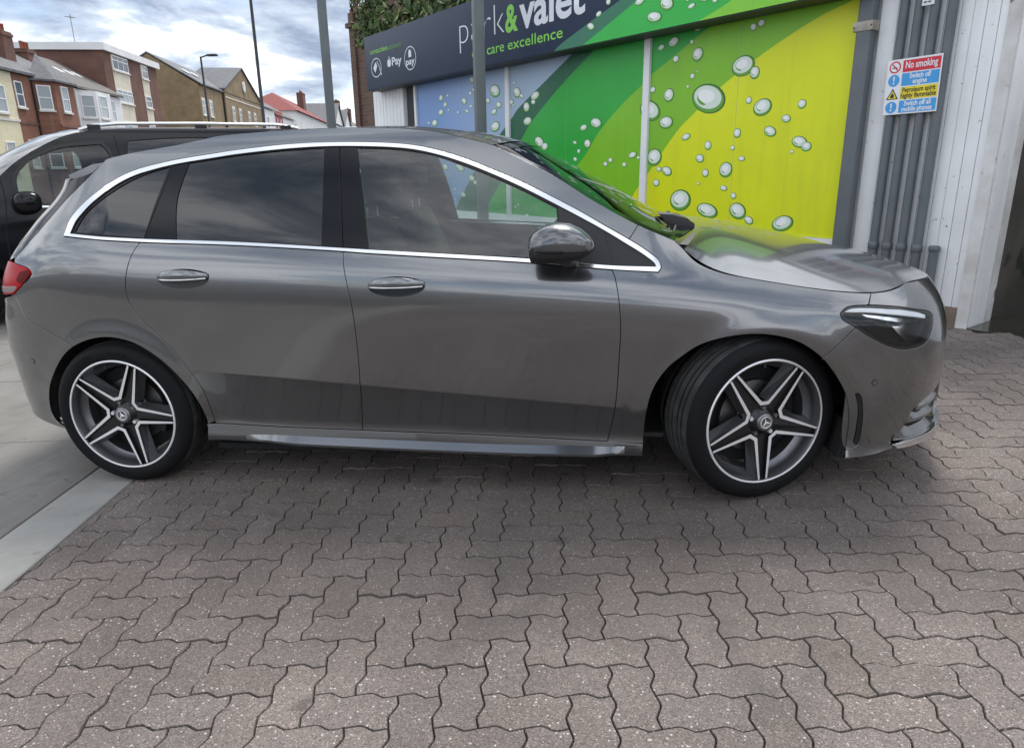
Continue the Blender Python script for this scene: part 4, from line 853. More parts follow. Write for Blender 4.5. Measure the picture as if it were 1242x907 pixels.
panel('front_quarter_trim',t_s,MBLK,both=True,off=-.003,ins=0)
sail=glpoly('sail',[0,1,3,4]); panel('mirror_sail',sail,MBLK,parent=FD,both=True,off=-.001,ins=0,lip=.004)
panel('quarter_window',qg,GLR,both=True,off=-.008,ins=-.003,lip=0); panel('window_pane',rg,GLR,parent=RD,both=True,off=-.008,ins=-.003,lip=0); panel('window_pane',fg,GLF,parent=FD,both=True,off=-.008,ins=-.003,lip=0)
# ---------------------------------------------------------------- roof, windscreen, bonnet: lofts between the two edges and a crown line
def loft(name,sta,m_,parent=None,p=2.2,nx=13,ny=25,lipd=0.0):
    """sta: list of (edge3d near, crown3d); section bulges from edge to crown"""
    eta=np.linspace(-1,1,ny); vs=[];fs=[]
    for E,Cc in sta:
        E=np.array(E);Cc=np.array(Cc)
        for h in eta:
            k=1-abs(h)**p; vs.append((E[0]+(Cc[0]-E[0])*k, E[1]*-h if False else abs(E[1])*h, E[2]+(Cc[2]-E[2])*k))
    for i in range(len(sta)-1):
        for j in range(ny-1): fs.append((i*ny+j,i*ny+j+1,(i+1)*ny+j+1,(i+1)*ny+j))
    mb=MB().add(vs,fs,0,True); o=mb.build(name,m_); 
    bm=bmesh.new(); bm.from_mesh(o.data); bmesh.ops.recalc_face_normals(bm,faces=bm.faces)
    if sum(f.normal.z for f in bm.faces)<0: bmesh.ops.reverse_faces(bm,faces=bm.faces)
    bm.to_mesh(o.data); bm.free(); return cput(o,parent)
iw=min(range(len(edge)),key=lambda i:math.dist(edge[i],TR['ws_top'][0]))
ec=np.array([q for q in edge]); e3=side(ec[:,0],ec[:,1])
crown=cspline([-.1,.05,.3,.6,1.0,1.3,1.5,1.66,1.8,1.97,2.15,2.3,2.46],[1.415,1.440,1.478,1.506,1.512,1.502,1.475,1.443,1.388,1.300,1.200,1.110,1.040])
rs=[];
for i in list(range(0,iw-1,3))+[iw]: 
    E=e3[i]; rs.append((E,(E[0]+.05*max(0,(E[0]-1.2))/.45,0,max(float(crown(E[0]+.05*max(0,(E[0]-1.2))/.45)),E[2]+.004))))
ROOF=loft('roof',rs,PAINT,p=2.6)
ws=[]
for i in range(iw,len(edge),2):
    E=e3[i]; t=(i-iw)/(len(edge)-1-iw); dx=.05+.09*t; ws.append(((E[0],E[1]*.985,E[2]-.004),(E[0]+dx,0,float(crown(E[0]+dx))-.003)))
WS=loft('windscreen',ws,GLW,p=2.3)
# black band round the glass
wb=[(a,b) for a,b in ws]
def ws_pt(i,h,lift=0):
    E,Cc=ws[i]; k=1-abs(h)**2.3; return (E[0]+(Cc[0]-E[0])*k,abs(E[1])*h,E[2]+(Cc[2]-E[2])*k+lift)
mb=MB()
for i in range(len(ws)-1):
    for s_ in (-1,1): mb.add([ws_pt(i,s_*1.0,.001),ws_pt(i,s_*.93,.0016),ws_pt(i+1,s_*.93,.0016),ws_pt(i+1,s_*1.0,.001)],[(0,1,2,3)],0,True)
for j in range(24):
    h0,h1=-1+j/12,-1+(j+1)/12
    for a in (0,1,len(ws)-3,len(ws)-2): mb.add([ws_pt(a,h0,.002),ws_pt(a,h1,.002),ws_pt(a+1,h1,.002),ws_pt(a+1,h0,.002)],[(0,1,2,3)],0,True)
cput(mb.build('windscreen_border',GBLK),WS); bpy.data.objects['windscreen_border'].location=(0,0,0)
# bonnet
hs=cr([q for q in TR['hoodseam']]+[(3.6,.822),(3.9,.806),(UFRONT-.001,.80)],.02); hs=np.array(hs); h3=side(hs[:,0],hs[:,1])
for _ in range(14): h3[2:-2]=.5*h3[2:-2]+.25*(h3[1:-3]+h3[3:-1])
hc=cspline([2.38,2.53,2.66,2.79,2.956,3.07,3.2,3.33,3.43,3.5],[1.055,1.038,1.023,.995,.952,.921,.883,.843,.812,.795])
_kx=np.linspace(2.38,3.5,12); _pc=np.polyfit(_kx,hc(_kx),3); hc=lambda x:np.polyval(_pc,x)
hst=[]
for i in range(0,len(hs)):
    E=h3[i]; t=max(0,1-(E[0]-2.38)/.5); xc=E[0]+.10*math.exp(-((E[0]-2.38)/.22)**2); f=1-math.exp(-(abs(E[1])/.34)**2)
    zc=E[2]+(float(hc(xc))-E[2])*f; hst.append(((E[0],E[1]+.003*np.sign(-E[1]) if abs(E[1])>.01 else -.001,E[2]),(xc,0,max(zc,E[2]+.0005))))
BON=loft('bonnet',hst,PAINT,p=2.1,ny=33)
# cowl, wipers
cw=[]
E=e3[-1]; 
mb=MB(); 
for j in range(25):
    h=-1+j/12; a=ws_pt(len(ws)-1,h); k=1-abs(h)**2.1; E0,C0=hst[0]
    b=(E0[0]+(C0[0]-E0[0])*k+.02,abs(E0[1])*h,E0[2]+(C0[2]-E0[2])*k-.012); mb.v+= [(a[0]-.03,a[1],a[2]-.006),(float(b[0])+.03,float(b[1]),float(b[2])-.006)]
    if j: mb.f.append((2*j-2,2*j-1,2*j+1,2*j)); mb.m.append(0); mb.sm.append(True)
cput(mb.build('cowl_panel',MBLK),car)
for y0,y1,x1 in ((-.06,-.50,2.30),(.40,-.02,2.33)):
    wp=MB().tube([(2.45,y0,1.02),(2.44,y0-.03,1.04),(2.41,(y0+y1)/2,1.046),(x1+.07,y1,1.036)],[.014,.012,.009,.006],8)
    wp.tube([(2.44,y0+.05,1.034),(2.42,(y0+y1)/2-.1,1.042),(x1+.09,y1-.12,1.03)],.006,6); cput(wp.build('wiper',MBLK),car)
cpc=MB().prism([(2.339,1.092),(2.402,1.086),(2.462,1.068),(2.495,1.042),(2.492,1.010),(2.437,.975),(2.412,.98),(2.396,1.026)],-.42,-.31,0,lambda a,b,c_:(a,c_,b)).build('cowl_end_cover',MBLK,fix=True); bevel(cpc,.005,2); cput(cpc,car)
# rear spoiler
sp=[]; nY=15
for j in range(nY):
    y=-.62+1.24*j/(nY-1); k=1-(abs(y)/.62)**2.4
    xr=.02+.0*k; zr=1.405+.033*k; xt=-.235-.11*k; zt=1.352+.020*k
    sp+= [(xr,y,zr),((xr+xt)/2,y,(zr+zt)/2+.014),(xt,y,zt),(xt+.006,y,zt-.018),((xr+xt)/2+.05,y,(zr+zt)/2-.05),(xr-.02,y,zr-.06)]
fs=[]
for j in range(nY-1):
    for a in range(6): fs.append((j*6+a,j*6+(a+1)%6,(j+1)*6+(a+1)%6,(j+1)*6+a))
fs+=[tuple(range(6)),tuple(range((nY-1)*6,nY*6))[::-1]]
spo=MB().add(sp,fs).build('roof_spoiler',PAINT,fix=True); shade_auto(spo,50); cput(spo,car)
# ---------------------------------------------------------------- handles, mirrors, fuel flap, sensors
def local_frame(u,z,off=0):
    a=np.array([u]);b=np.array([z]); P=side(a,b)[0]; N_=surf_normal(side,a,b)[0]; 
    t=side(a+.01,b)[0]-P; t/=np.linalg.norm(t); w=np.cross(t,N_); w=-w if w[2]<0 else w
    return P+N_*off,t,w,N_
def ns(o,sgn):
    """mirror a finished near-side object to the far side"""
    if sgn>0:
        me=o.data; co=np.empty(len(me.vertices)*3,dtype=np.float32); me.vertices.foreach_get('co',co); co=co.reshape(-1,3); co[:,1]*=-1; me.vertices.foreach_set('co',co.ravel()); me.flip_normals(); me.update()
    return o
n_test=surf_normal(side,np.array([1.3]),np.array([.6]))[0]
NF=1.0 if n_test[1]<0 else -1.0
for (key,dz),doors in ((('handle_r',0),RD),(('handle_f',0),FD)):
    for sgn,dr in ((-1,doors[0]),(1,doors[1])):
        u,z=TR[key][0]; P,t,w,N_=local_frame(u,z); N_=N_*NF
        hw=.112 if key=='handle_r' else .115; hh=.040
        # recess dish
        n=28; vs=[];fs=[]
        for r_,d in ((1.0,.0015),(.93,.0008),(.7,-.0),(.0,-.0)):
            for k in range(n):
                a=2*math.pi*k/n; vs.append(P+t*hw*r_*math.cos(a)+w*hh*r_*math.sin(a)*1.0+N_*(d+.0012))
        for r_ in range(3):
            for k in range(n): fs.append((r_*n+k,r_*n+(k+1)%n,(r_+1)*n+(k+1)%n,(r_+1)*n+k))
        o=MB().add(vs,fs,0,True).build('handle_recess',GBLK,fix=True); ns(o,sgn); o.parent=dr
        # grip: curved bar bowed outwards
        g=MB(); nu=15; ring_=10; vs=[];fs=[]
        for i in range(nu):
            s_=-1+2*i/(nu-1); cx=P+t*s_*hw*.99+w*(hh*.22+hh*.16*(1-s_*s_))+N_*(.004+.034*(1-abs(s_)**3.0))
            hr=hh*(.20+.40*(1-abs(s_)**2.2)); dr_=.011*(.35+.65*(1-s_*s_))
            for k in range(ring_):
                a=2*math.pi*k/ring_; vs.append(cx+w*hr*math.cos(a)+N_*dr_*math.sin(a))
        for i in range(nu-1):
            for k in range(ring_): fs.append((i*ring_+k,i*ring_+(k+1)%ring_,(i+1)*ring_+(k+1)%ring_,(i+1)*ring_+k))
        o=g.add(vs,fs,0,True).build('door_handle',PAINT,fix=True); ns(o,sgn); o.parent=dr
        vs=[P+t*s_*hw*.93+w*(-hh*.02-hh*.06*(1-s_*s_))*1+N_*(.010+.035*(1-abs(s_)**3)) for s_ in np.linspace(-1,1,15)]
        o=MB().tube(vs,.0035,6).build('chrome_strip',CHROME); ns(o,sgn); o.parent=dr
def superell(cx,rx,ry,rz,nu=24,nv=16,shape=None):
    vs=[];fs=[]
    for i in range(nv+1):
        ph=-math.pi/2+math.pi*i/nv
        for k in range(nu):
            a=2*math.pi*k/nu; f=lambda v,e:math.copysign(abs(v)**e,v)
            q=[cx[0]+rx*f(math.cos(ph),.8)*f(math.cos(a),.75),cx[1]+ry*f(math.cos(ph),.8)*f(math.sin(a),.75),cx[2]+rz*f(math.sin(ph),.8)]
            vs.append(shape(q) if shape else q)
    for i in range(nv):
        for k in range(nu): fs.append((i*nu+k,i*nu+(k+1)%nu,(i+1)*nu+(k+1)%nu,(i+1)*nu+k))
    return vs,fs
MIRC=np.array((1.962,-.985,1.030))
def mshape(q):
    x,y,z=q; t=(x-(MIRC[0]-.10))/.2; zz=z-MIRC[2]
    if zz>0: zz*=.96-.40*max(0,t-.35)
    else: zz*=.74-.2*max(0,t-.5)
    y2=MIRC[1]+(y-MIRC[1])*(1-.35*max(0,t-.5)); return (x+.02*max(0,(MIRC[1]-y))*5*0,y2,MIRC[2]+zz)
MIRP=car_paint('mirror_paint',(.06,.062,.066))
for sgn in (-1,1):
    secs=[(-.108,-.046,.030,.080),(-.104,-.056,.044,.094),(-.085,-.060,.060,.104),(-.05,-.061,.074,.109),(-.01,-.060,.081,.110),(.035,-.057,.074,.104),(.075,-.050,.054,.090),(.105,-.038,.030,.068),(.120,-.022,.010,.040)]
    vs=[];fs=[];nk=28
    for dx,zl,zh,hy in secs:
        for k in range(nk):
            a=2*math.pi*k/nk; f=lambda v,e:math.copysign(abs(v)**e,v); zc,zr=(zl+zh)/2,(zh-zl)/2
            vs.append((MIRC[0]+dx+.012*math.cos(a)*0,MIRC[1]+hy*f(math.cos(a),.62),MIRC[2]+zc+zr*f(math.sin(a),.70)))
    for i in range(len(secs)-1):
        for k in range(nk): fs.append((i*nk+k,i*nk+(k+1)%nk,(i+1)*nk+(k+1)%nk,(i+1)*nk+k))
    fs+=[tuple(range((len(secs)-1)*nk,len(secs)*nk))]
    ups=[f for f in fs if np.mean([vs[i][2] for i in f])>MIRC[2]-.012]; lo=[f for f in fs if f not in set(ups)]
    mh=ns(MB().add(vs,ups,0,True).build('door_mirror',MIRP,fix=True),sgn); cput(mh,car)
    vs2=[(MIRC[0]+(a-MIRC[0])*.985,MIRC[1]+(b-MIRC[1])*.985,c_-.001) for a,b,c_ in vs]
    o=ns(MB().add(vs2,lo,0,True).build('mirror_base',MBLK,fix=True),sgn); o.parent=mh
    o=ns(MB().add(*superell((MIRC[0]-.098,MIRC[1],MIRC[2]-.006),.014,.078,.036,20,12)).build('mirror_glass',mat('mirror_silver',(.8,.8,.8),.03,1.0) if sgn<0 else bpy.data.materials['mirror_silver'],fix=True),sgn); shade_auto(o,60); o.parent=mh
    o=ns(MB().tube([(2.00,-.80,.955),(1.99,-.88,.965),(1.975,-.95,.975)],[.035,.03,.028],10).build('mirror_arm',MBLK),sgn); o.parent=mh
    o=ns(MB().tube([(MIRC[0]-.08,-1.095,1.018),(MIRC[0],-1.095,1.016),(MIRC[0]+.085,-1.05,1.016)],.0045,6).build('indicator_strip',GBLK),sgn); o.parent=mh
def ringdisc(u,z,r,off,name,m_,parent,sgn):
    P,t,w,N_=local_frame(u,z); N_=N_*NF; n=20
    vs=[P+(t*math.cos(a)+w*math.sin(a))*r*k_+N_*(off+d) for k_,d in ((1.0,0.0),(.82,.0006)) for a in [2*math.pi*i/n for i in range(n)]]
    o=MB().add(vs,[(i,(i+1)%n,n+(i+1)%n,n+i) for i in range(n)],0,True).build(name,m_,fix=True); ns(o,sgn); o.parent=parent
    vs=[P+(t*math.cos(a)+w*math.sin(a))*r*.8+N_*(off+.0004) for a in [2*math.pi*i/n for i in range(n)]]
    o2=MB().add(vs,[tuple(range(n))],0,True).build(name+'_face',PAINT,fix=True); ns(o2,sgn); o2.parent=parent
for sgn,k in ((-1,0),(1,1)):
    ringdisc(*TR['sensor_f'][0],.0125,.0012,'parking_sensor',MBLK,FB[k],sgn); ringdisc(*TR['sensor_r'][0],.0125,.0012,'parking_sensor',MBLK,RB[k],sgn)
# ---------------------------------------------------------------- lamps and bumper openings
hlp=hl[:-1]
HLH=panel('headlamp',hlp,LAMPIN,both=True,off=-.055,ins=-.004,lip=-.054 if False else 0)
for sgn_i,sgn in ((0,-1),(1,1)):
    par=HLH[sgn_i]
    panel('lamp_bowl',hlp,MBLK,parent=par,off=-.003,ins=.001,lip=.055,sgn=sgn,holes=[inset(np.array(hlp) if area(hlp)>0 else np.array(hlp)[::-1],.010)])
    panel('light_guide',U_(cr([(2.995,.752),(3.03,.762),(3.10,.762),(3.20,.754),(3.31,.739),(3.40,.715)],.01)+cr([(3.395,.703),(3.30,.721),(3.20,.737),(3.10,.748),(3.03,.750)],.01)),DRL,parent=par,off=-.003,ins=0,lip=.01,sgn=sgn)
    panel('reflector_strip',U_(cr([(3.08,.742),(3.20,.728),(3.30,.711),(3.39,.693)],.01)+cr([(3.385,.682),(3.28,.698),(3.20,.714),(3.10,.732)],.01)),LAMPSIL,parent=par,off=-.016,ins=0,lip=.01,sgn=sgn)
    panel('projector_shroud',U_([(3.205,.700),(3.255,.700),(3.275,.690),(3.315,.640),(3.33,.632),(3.29,.628),(3.268,.632),(3.24,.66)]),LAMPSIL,parent=par,off=-.010,ins=0,lip=.03,sgn=sgn)
    panel('lamp_field',U_(cr([(3.335,.672),(3.375,.668),(3.385,.655),(3.365,.63),(3.31,.616),(3.28,.614)],.01)+cr([(3.30,.635),(3.325,.65)],.01)),INTG,parent=par,off=-.030,ins=0,lip=.01,sgn=sgn)
    panel('projector_cap',U_([(3.205,.703),(3.262,.703),(3.27,.694),(3.245,.690),(3.208,.693)]),MBLK,parent=par,off=-.006,ins=0,lip=.03,sgn=sgn)
    panel('lens_cover',hlp,LENS,parent=par,off=-.001,ins=.0015,lip=0,sgn=sgn)
    # side air outlet
    fbp=FB[sgn_i]
    panel('air_outlet_blade',av[:-1],PAINT,parent=fbp,off=-.008,ins=.0,lip=.01,sgn=sgn)
    panel('air_slot',U_(cr([(3.085,.436),(3.100,.42),(3.115,.36),(3.119,.29),(3.112,.232),(3.100,.222)],.008)+cr([(3.090,.232),(3.096,.29),(3.092,.36),(3.080,.41),(3.070,.434)],.008)),UNDER,parent=fbp,off=-.0035,ins=0,lip=0,sgn=sgn)
    # lower intake
    panel('intake_backing',low_open,UNDER,parent=fbp,off=-.05,ins=-.01,lip=0,sgn=sgn)
    panel('splitter_lip',U_(cr([(3.262,.212),(3.36,.217),(3.50,.217),(3.65,.217),(3.9,.218),(UFRONT,.218)],.02)+cr([(UFRONT,.186),(3.9,.186),(3.62,.186),(3.45,.190),(3.28,.193)],.02)),CHROME,parent=fbp,off=.014,ins=0,lip=.035,sgn=sgn)
    panel('grille_backing',grille[:-1],GBLK,parent=fbp,off=-.03,ins=-.01,lip=0,sgn=sgn)
    for zz in (.50,.56,.62): panel('grille_bar',[(3.70,zz),(3.9,zz),(UFRONT,zz),(UFRONT,zz+.014),(3.9,zz+.014),(3.71,zz+.012)],CHROME,parent=fbp,off=-.012,ins=0,lip=.015,sgn=sgn)
def fz(pts): return [(um(a),b-.030*min(1,max(0,(a-3.27)/.3))) for a,b in pts]
def fin(top,bot,o0,o1,m_=PAINT,ex=.012): 
    A=cr(fz(top),.02);Bc=cr(fz(bot),.02); n=min(len(A),len(Bc)); rs_=lambda P:[tuple(np.array([np.interp(t,np.linspace(0,1,len(P)),[q[k] for q in P]) for k in (0,1)])) for t in np.linspace(0,1,14)]
    A,Bc=rs_(A),rs_(Bc); ledge('intake_fin',[(a,b,o0*min(1,i/4)+(-.004)) for i,(a,b) in enumerate(A)],[(a,b,o1) for a,b in Bc],m_,FB,ex)
fin([(3.395,.368),(3.46,.392),(3.56,.412),(3.66,.418)],[(3.39,.355),(3.46,.362),(3.56,.372),(3.66,.378)],-.045,-.006)
fin([(3.345,.322),(3.42,.340),(3.52,.352),(3.66,.358)],[(3.335,.304),(3.42,.310),(3.52,.318),(3.66,.322)],-.045,-.006)
fin([(3.285,.262),(3.36,.285),(3.46,.298),(3.66,.302)],[(3.272,.236),(3.36,.238),(3.48,.248),(3.66,.255)],-.050,-.004)
# ---------------------------------------------------------------- inner shell so no light leaks through gaps
sh=joinc(cr([(UREAR,.33),(-.9,.33),(-.62,.30)],.05),C['rb_bot'][::-1],C['arch_r'],C['sill_bot'],C['arch_f'],bb,cr([(UFRONT,.23),(UFRONT,.76)],.05),cr([(UFRONT,.76),(3.5,.77),(3.1,.765),(2.8,.80),(2.5,.85),(2.32,.88),(1.8,.93),(1.1,.985),(.6,1.02),(.2,1.045),(-.15,1.075),(-.5,.985),(-.9,.99),(UREAR,.99)],.05),cr([(UREAR,.99),(UREAR,.33)],.05))
panel('inner_shell',sh,UNDER,both=True,off=-.028,ins=.012,lip=0,step=.05)
cput(MB().box((.38,-.80,.14),(2.26,.80,.165)).build('underbody',UNDER),car); cput(MB().box((-.62,-.55,.22),(.40,.55,.26)).build('rear_undertray',UNDER),car); cput(MB().box((2.26,-.55,.14),(3.35,.55,.17)).build('engine_undertray',UNDER),car)
cput(MB().box((2.36,-.74,.18),(2.40,.74,.93)).build('bulkhead',UNDER),car); cput(MB().box((-.42,-.70,.33),(-.38,.70,1.0)).build('boot_wall',UNDER),car)
for cx,rr in ((0,.375),(2.729,.385)):
    for s_ in (-1,1):
        pts=[(cx+rr*math.cos(a),.325+rr*math.sin(a)) for a in np.linspace(R(-6),R(186),30)]
        mb=MB(); vs=[];fs=[]
        for a,b in pts: vs+=[(a,s_*.845,b),(a,s_*.56,b)]
        for i in range(len(pts)-1): fs.append((2*i,2*i+1,2*i+3,2*i+2))
        mb.add(vs,fs,0,True); c0=len(mb.v); mb.add([(a,s_*.56,b) for a,b in pts],[tuple(range(len(pts)))])
        cput(mb.build('wheel_arch_liner',LINER),car)
for s_ in (-1,1):
    mf=MB().add([(3.035,s_*.60,.30),(3.045,s_*.86,.30),(3.015,s_*.845,.165),(3.0,s_*.62,.15),(3.05,s_*.60,.30),(3.06,s_*.86,.30),(3.03,s_*.845,.165),(3.015,s_*.62,.15)],[(0,1,2,3),(4,7,6,5),(0,4,5,1),(1,5,6,2),(2,6,7,3),(3,7,4,0)]); cput(mf.build('air_deflector',LINER,fix=True),car)
# ---------------------------------------------------------------- wheels
def tyre_material():
    m=mat('tyre_rubber',(.016,.016,.017),.72,0,Specular_IOR_Level=.18); nt,b,N,K=nodes(m)
    t=N('ShaderNodeTexCoord'); s=N('ShaderNodeSeparateXYZ'); K(t.outputs['Object'],s.inputs[0])
    at2=N('ShaderNodeMath',operation='ARCTAN2'); K(s.outputs[0],at2.inputs[0]); K(s.outputs[2],at2.inputs[1])
    mu=N('ShaderNodeMath',operation='MULTIPLY'); K(at2.outputs[0],mu.inputs[0]); mu.inputs[1].default_value=78/(2*math.pi)*1.0
    ya=N('ShaderNodeMath',operation='MULTIPLY_ADD'); K(s.outputs[1],ya.inputs[0]); ya.inputs[1].default_value=9.0; K(mu.outputs[0],ya.inputs[2])
    fr=N('ShaderNodeMath',operation='FRACT'); K(ya.outputs[0],fr.inputs[0]); lt=N('ShaderNodeMath',operation='GREATER_THAN'); K(fr.outputs[0],lt.inputs[0]); lt.inputs[1].default_value=.12
    # only on the tread (radius near the outside)
    x2=N('ShaderNodeVectorMath',operation='MULTIPLY'); K(t.outputs['Object'],x2.inputs[0]); x2.inputs[1].default_value=(1,0,1); ln=N('ShaderNodeVectorMath',operation='LENGTH'); K(x2.outputs[0],ln.inputs[0])
    gt=N('ShaderNodeMath',operation='GREATER_THAN'); K(ln.outputs['Value'],gt.inputs[0]); gt.inputs[1].default_value=.3222  # groove floors lie below this: kept black, groove shade put into the colour
    iv=N('ShaderNodeMath',operation='SUBTRACT'); iv.inputs[0].default_value=1.0; K(lt.outputs[0],iv.inputs[1]); mk=N('ShaderNodeMath',operation='MULTIPLY'); K(iv.outputs[0],mk.inputs[0]); K(gt.outputs[0],mk.inputs[1])
    inv=N('ShaderNodeMath',operation='SUBTRACT'); inv.inputs[0].default_value=1.0; K(mk.outputs[0],inv.inputs[1])
    bp=N('ShaderNodeBump',i_Strength=.9,i_Distance=.004); K(inv.outputs[0],bp.inputs['Height']); K(bp.outputs[0],b.inputs['Normal'])
    # dusty wear on the tread
    no=N('ShaderNodeTexNoise',i_Scale=14.0,i_Detail=6.0); K(t.outputs['Object'],no.inputs['Vector']); mr=N('ShaderNodeMapRange'); mr.inputs[1].default_value=.35; mr.inputs[2].default_value=.7; mr.inputs[3].default_value=.026; mr.inputs[4].default_value=.055; K(no.outputs[0],mr.inputs[0])
    sel=N('ShaderNodeMix',data_type='RGBA'); K(gt.outputs[0],sel.inputs[0]); sel.inputs[6].default_value=(.007,.007,.008,1); cc=N('ShaderNodeCombineColor'); 
    for i in range(3): K(mr.outputs[0],cc.inputs[i])
    K(cc.outputs[0],sel.inputs[7]); K(sel.outputs[2],b.inputs['Base Color'])
    return m
TYRE=tyre_material()
ALU=mat('machined_alloy',(.86,.86,.87),.42,.65); RIMG=mat('wheel_grey_lacquer',(.20,.20,.21),.36,.85,Coat_Weight=.5); RIMF=mat('wheel_flank_grey',(.12,.12,.125),.4,.7); RIMD=mat('wheel_black_lacquer',(.012,.012,.013),.35,.3,Coat_Weight=.3); DISC=mat('brake_disc',(.22,.215,.21),.35,.9); CALI=mat('caliper',(.03,.03,.032),.5,.4)  # RIMF: darker grey for the spoke flanks
def wheel(name,loc,steer,phase,sgn,parent=car):
    """axis y; outer face towards -y (sgn=-1)"""
    root=empty(name); root.parent=parent; root.location=Vector(loc)-(CAR_LOC if parent is car else Vector((0,0,0))); root.rotation_euler=(0,0,steer if sgn<0 else steer+math.pi)
    Wd=.222; Rr=.327
    pf=[(.243,.008),(.252,-.004),(.270,-.010),(.292,-.010),(.308,-.001),(.318,.010),(.3235,.024)]
    tread=[]
    y=.024
    gro=[.058,.090,.132,.164]
    for g in gro: tread+=[(Rr-.0008,g-.0062),(Rr-.010,g-.0050),(Rr-.010,g+.0050),(Rr-.0008,g+.0062)]
    mid=[(Rr-.0015,.036)]+tread+[(Rr-.0015,Wd-.036)]
    prof=pf+mid+[(a,Wd-b) for a,b in pf[::-1]]
    ty=MB().lathe(prof,96,0,'y'); ty=ty.build('tyre',TYRE,root); fixn(ty)
    shade_auto(ty,38)
    # raised sidewall lettering as plain ribs
    rb_=MB()
    for a0 in (R(250),R(285),R(75),R(110)):
        for k in range(6):
            a=a0+k*R(3.2); 
            M_=Matrix.Rotation(-a,4,'Y')
            rb_.box((.276,-.0118,-.0045),(.290,-.0095,.0045),0,M_)
    rb_.build('sidewall_lettering',TYRE,ty)['kind']='stuff'
    rim=MB().lathe([(.2445,.004),(.2445,-.004),(.2405,-.0065),(.2345,-.005),(.232,.000),(.226,.030),(.222,.045),(.205,.060),(.200,.10),(.200,.20),(.2445,.215)],80,0,'y'); rim=rim.build('rim',RIMG,root); fixn(rim); shade_auto(rim,40)
    lipo=MB().lathe([(.2450,-.0035),(.2435,-.0072),(.2395,-.0078),(.2365,-.0062)],80,0,'y').build('rim_edge',ALU,rim); fixn(lipo)
    # star of five twin spokes
    ro=.2375; ri=.080; hwA=.0190; vw=.0135
    outl=[]
    for k in range(5):
        a=phase+k*2*math.pi/5
        d=np.array((math.cos(a),math.sin(a))); t=np.array((-math.sin(a),math.cos(a)))
        outl+= [d*ro*.996-t*hwA, d*ro*.996+t*hwA]
        am=a+math.pi/5; dm=np.array((math.cos(am),math.sin(am))); tm=np.array((-math.sin(am),math.cos(am)))
        outl+= [dm*ri-tm*vw*.9, dm*ri+tm*vw*.9]
    outl=np.array(outl); inn=inset(outl,.0078); inv_=inset(outl,.0135); vsel=np.array([i%4>=2 for i in range(len(outl))]); inn[vsel]=inv_[vsel]
    n=len(outl)
    dep=lambda q:.006+.012*max(0,1-np.linalg.norm(q)/.24)*1.2      # dished slightly towards the hub
    sp_=MB()
    fr=[(q[0],dep(q)-.010,q[1]) for q in outl]; fr2=[(q[0],dep(q)-.010,q[1]) for q in inn]; bk=[(q[0]*1.0,dep(q)+.012,q[1]*1.0) for q in outl]; bi=[(q[0],dep(q)+.006,q[1]) for q in inn]
    b=0
    sp_.add(fr+fr2,[(i,(i+1)%n,n+(i+1)%n,n+i) for i in range(n) if i%4!=0],0)
    sp_.add(fr+bk,[(i,(i+1)%n,n+(i+1)%n,n+i) for i in range(n)],1); sp_.add(fr2+bi,[(i,(i+1)%n,n+(i+1)%n,n+i) for i in range(n)],2)
    spo_=sp_.build('spoke_star',[ALU,RIMG,RIMD],root,fix=False)
    # dark floor of the star
    from mathutils.geometry import tessellate_polygon
    fl=tessellate_polygon([[Vector((q[0],q[1],0)) for q in inn]]); MB().add(bi,[t for t in fl]).build('spoke_channel',RIMD,spo_)
    # broad grey backs of the spokes
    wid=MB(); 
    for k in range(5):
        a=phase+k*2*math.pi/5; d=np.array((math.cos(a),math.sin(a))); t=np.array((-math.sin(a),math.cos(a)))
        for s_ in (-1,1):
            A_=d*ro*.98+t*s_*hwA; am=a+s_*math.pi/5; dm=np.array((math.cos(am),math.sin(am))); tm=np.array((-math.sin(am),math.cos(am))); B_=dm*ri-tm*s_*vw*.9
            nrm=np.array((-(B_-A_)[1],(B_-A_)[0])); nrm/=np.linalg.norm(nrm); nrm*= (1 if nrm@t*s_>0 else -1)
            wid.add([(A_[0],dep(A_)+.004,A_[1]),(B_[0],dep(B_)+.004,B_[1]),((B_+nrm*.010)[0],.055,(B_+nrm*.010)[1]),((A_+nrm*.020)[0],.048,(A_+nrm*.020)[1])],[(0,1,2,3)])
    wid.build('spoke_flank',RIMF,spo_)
    hub=MB().lathe([(.001,.004),(.03,.004),(.036,.006),(.046,.014),(.062,.030),(.075,.05)],40,0,'y').build('hub',RIMD,root); fixn(hub)
    for k in range(5):
        a=phase+math.pi/5+k*2*math.pi/5; M_=Matrix.Translation((.054*math.cos(a),.012,.054*math.sin(a))); MB().lathe([(.001,-.006),(.008,-.006),(.0095,.0),(.0095,.02)],6,0,'y',M_,False).build('wheel_bolt',ALU if k%2 else RIMG,hub)
    cap=MB().lathe([(.001,-.0075),(.022,-.0070),(.024,-.0085),(.0335,-.0065),(.0345,.004)],40,0,'y').build('centre_cap',RIMG,root); fixn(cap)
    em=MB()
    em.lathe([(.0235,-.0092),(.0205,-.0096),(.0205,-.0080),(.0235,-.0080)],36,0,'y',closed=True)
    for k in range(3):
        a=math.pi/2+k*2*math.pi/3+ (phase*.3); d=np.array((math.cos(a),math.sin(a))); t=np.array((-math.sin(a),math.cos(a)))
        p0=d*.0215;p1=d*.0015+t*.0042;p2=d*.0015-t*.0042
        em.add([(p0[0],-.0086,p0[1]),(p1[0],-.0086,p1[1]),(0,-.0105,0),(p2[0],-.0086,p2[1])],[(0,1,2),(0,2,3)])
    em.build('emblem',ALU,cap)
    dk=MB().lathe([(.06,.085),(.145,.085),(.145,.105),(.06,.105)],48,0,'y',closed=True).build('brake_disc',DISC,root); fixn(dk); shade_auto(dk,30)
    bh=MB().lathe([(.001,.075),(.07,.078),(.072,.11)],32,0,'y').build('disc_bell',RIMD,root)
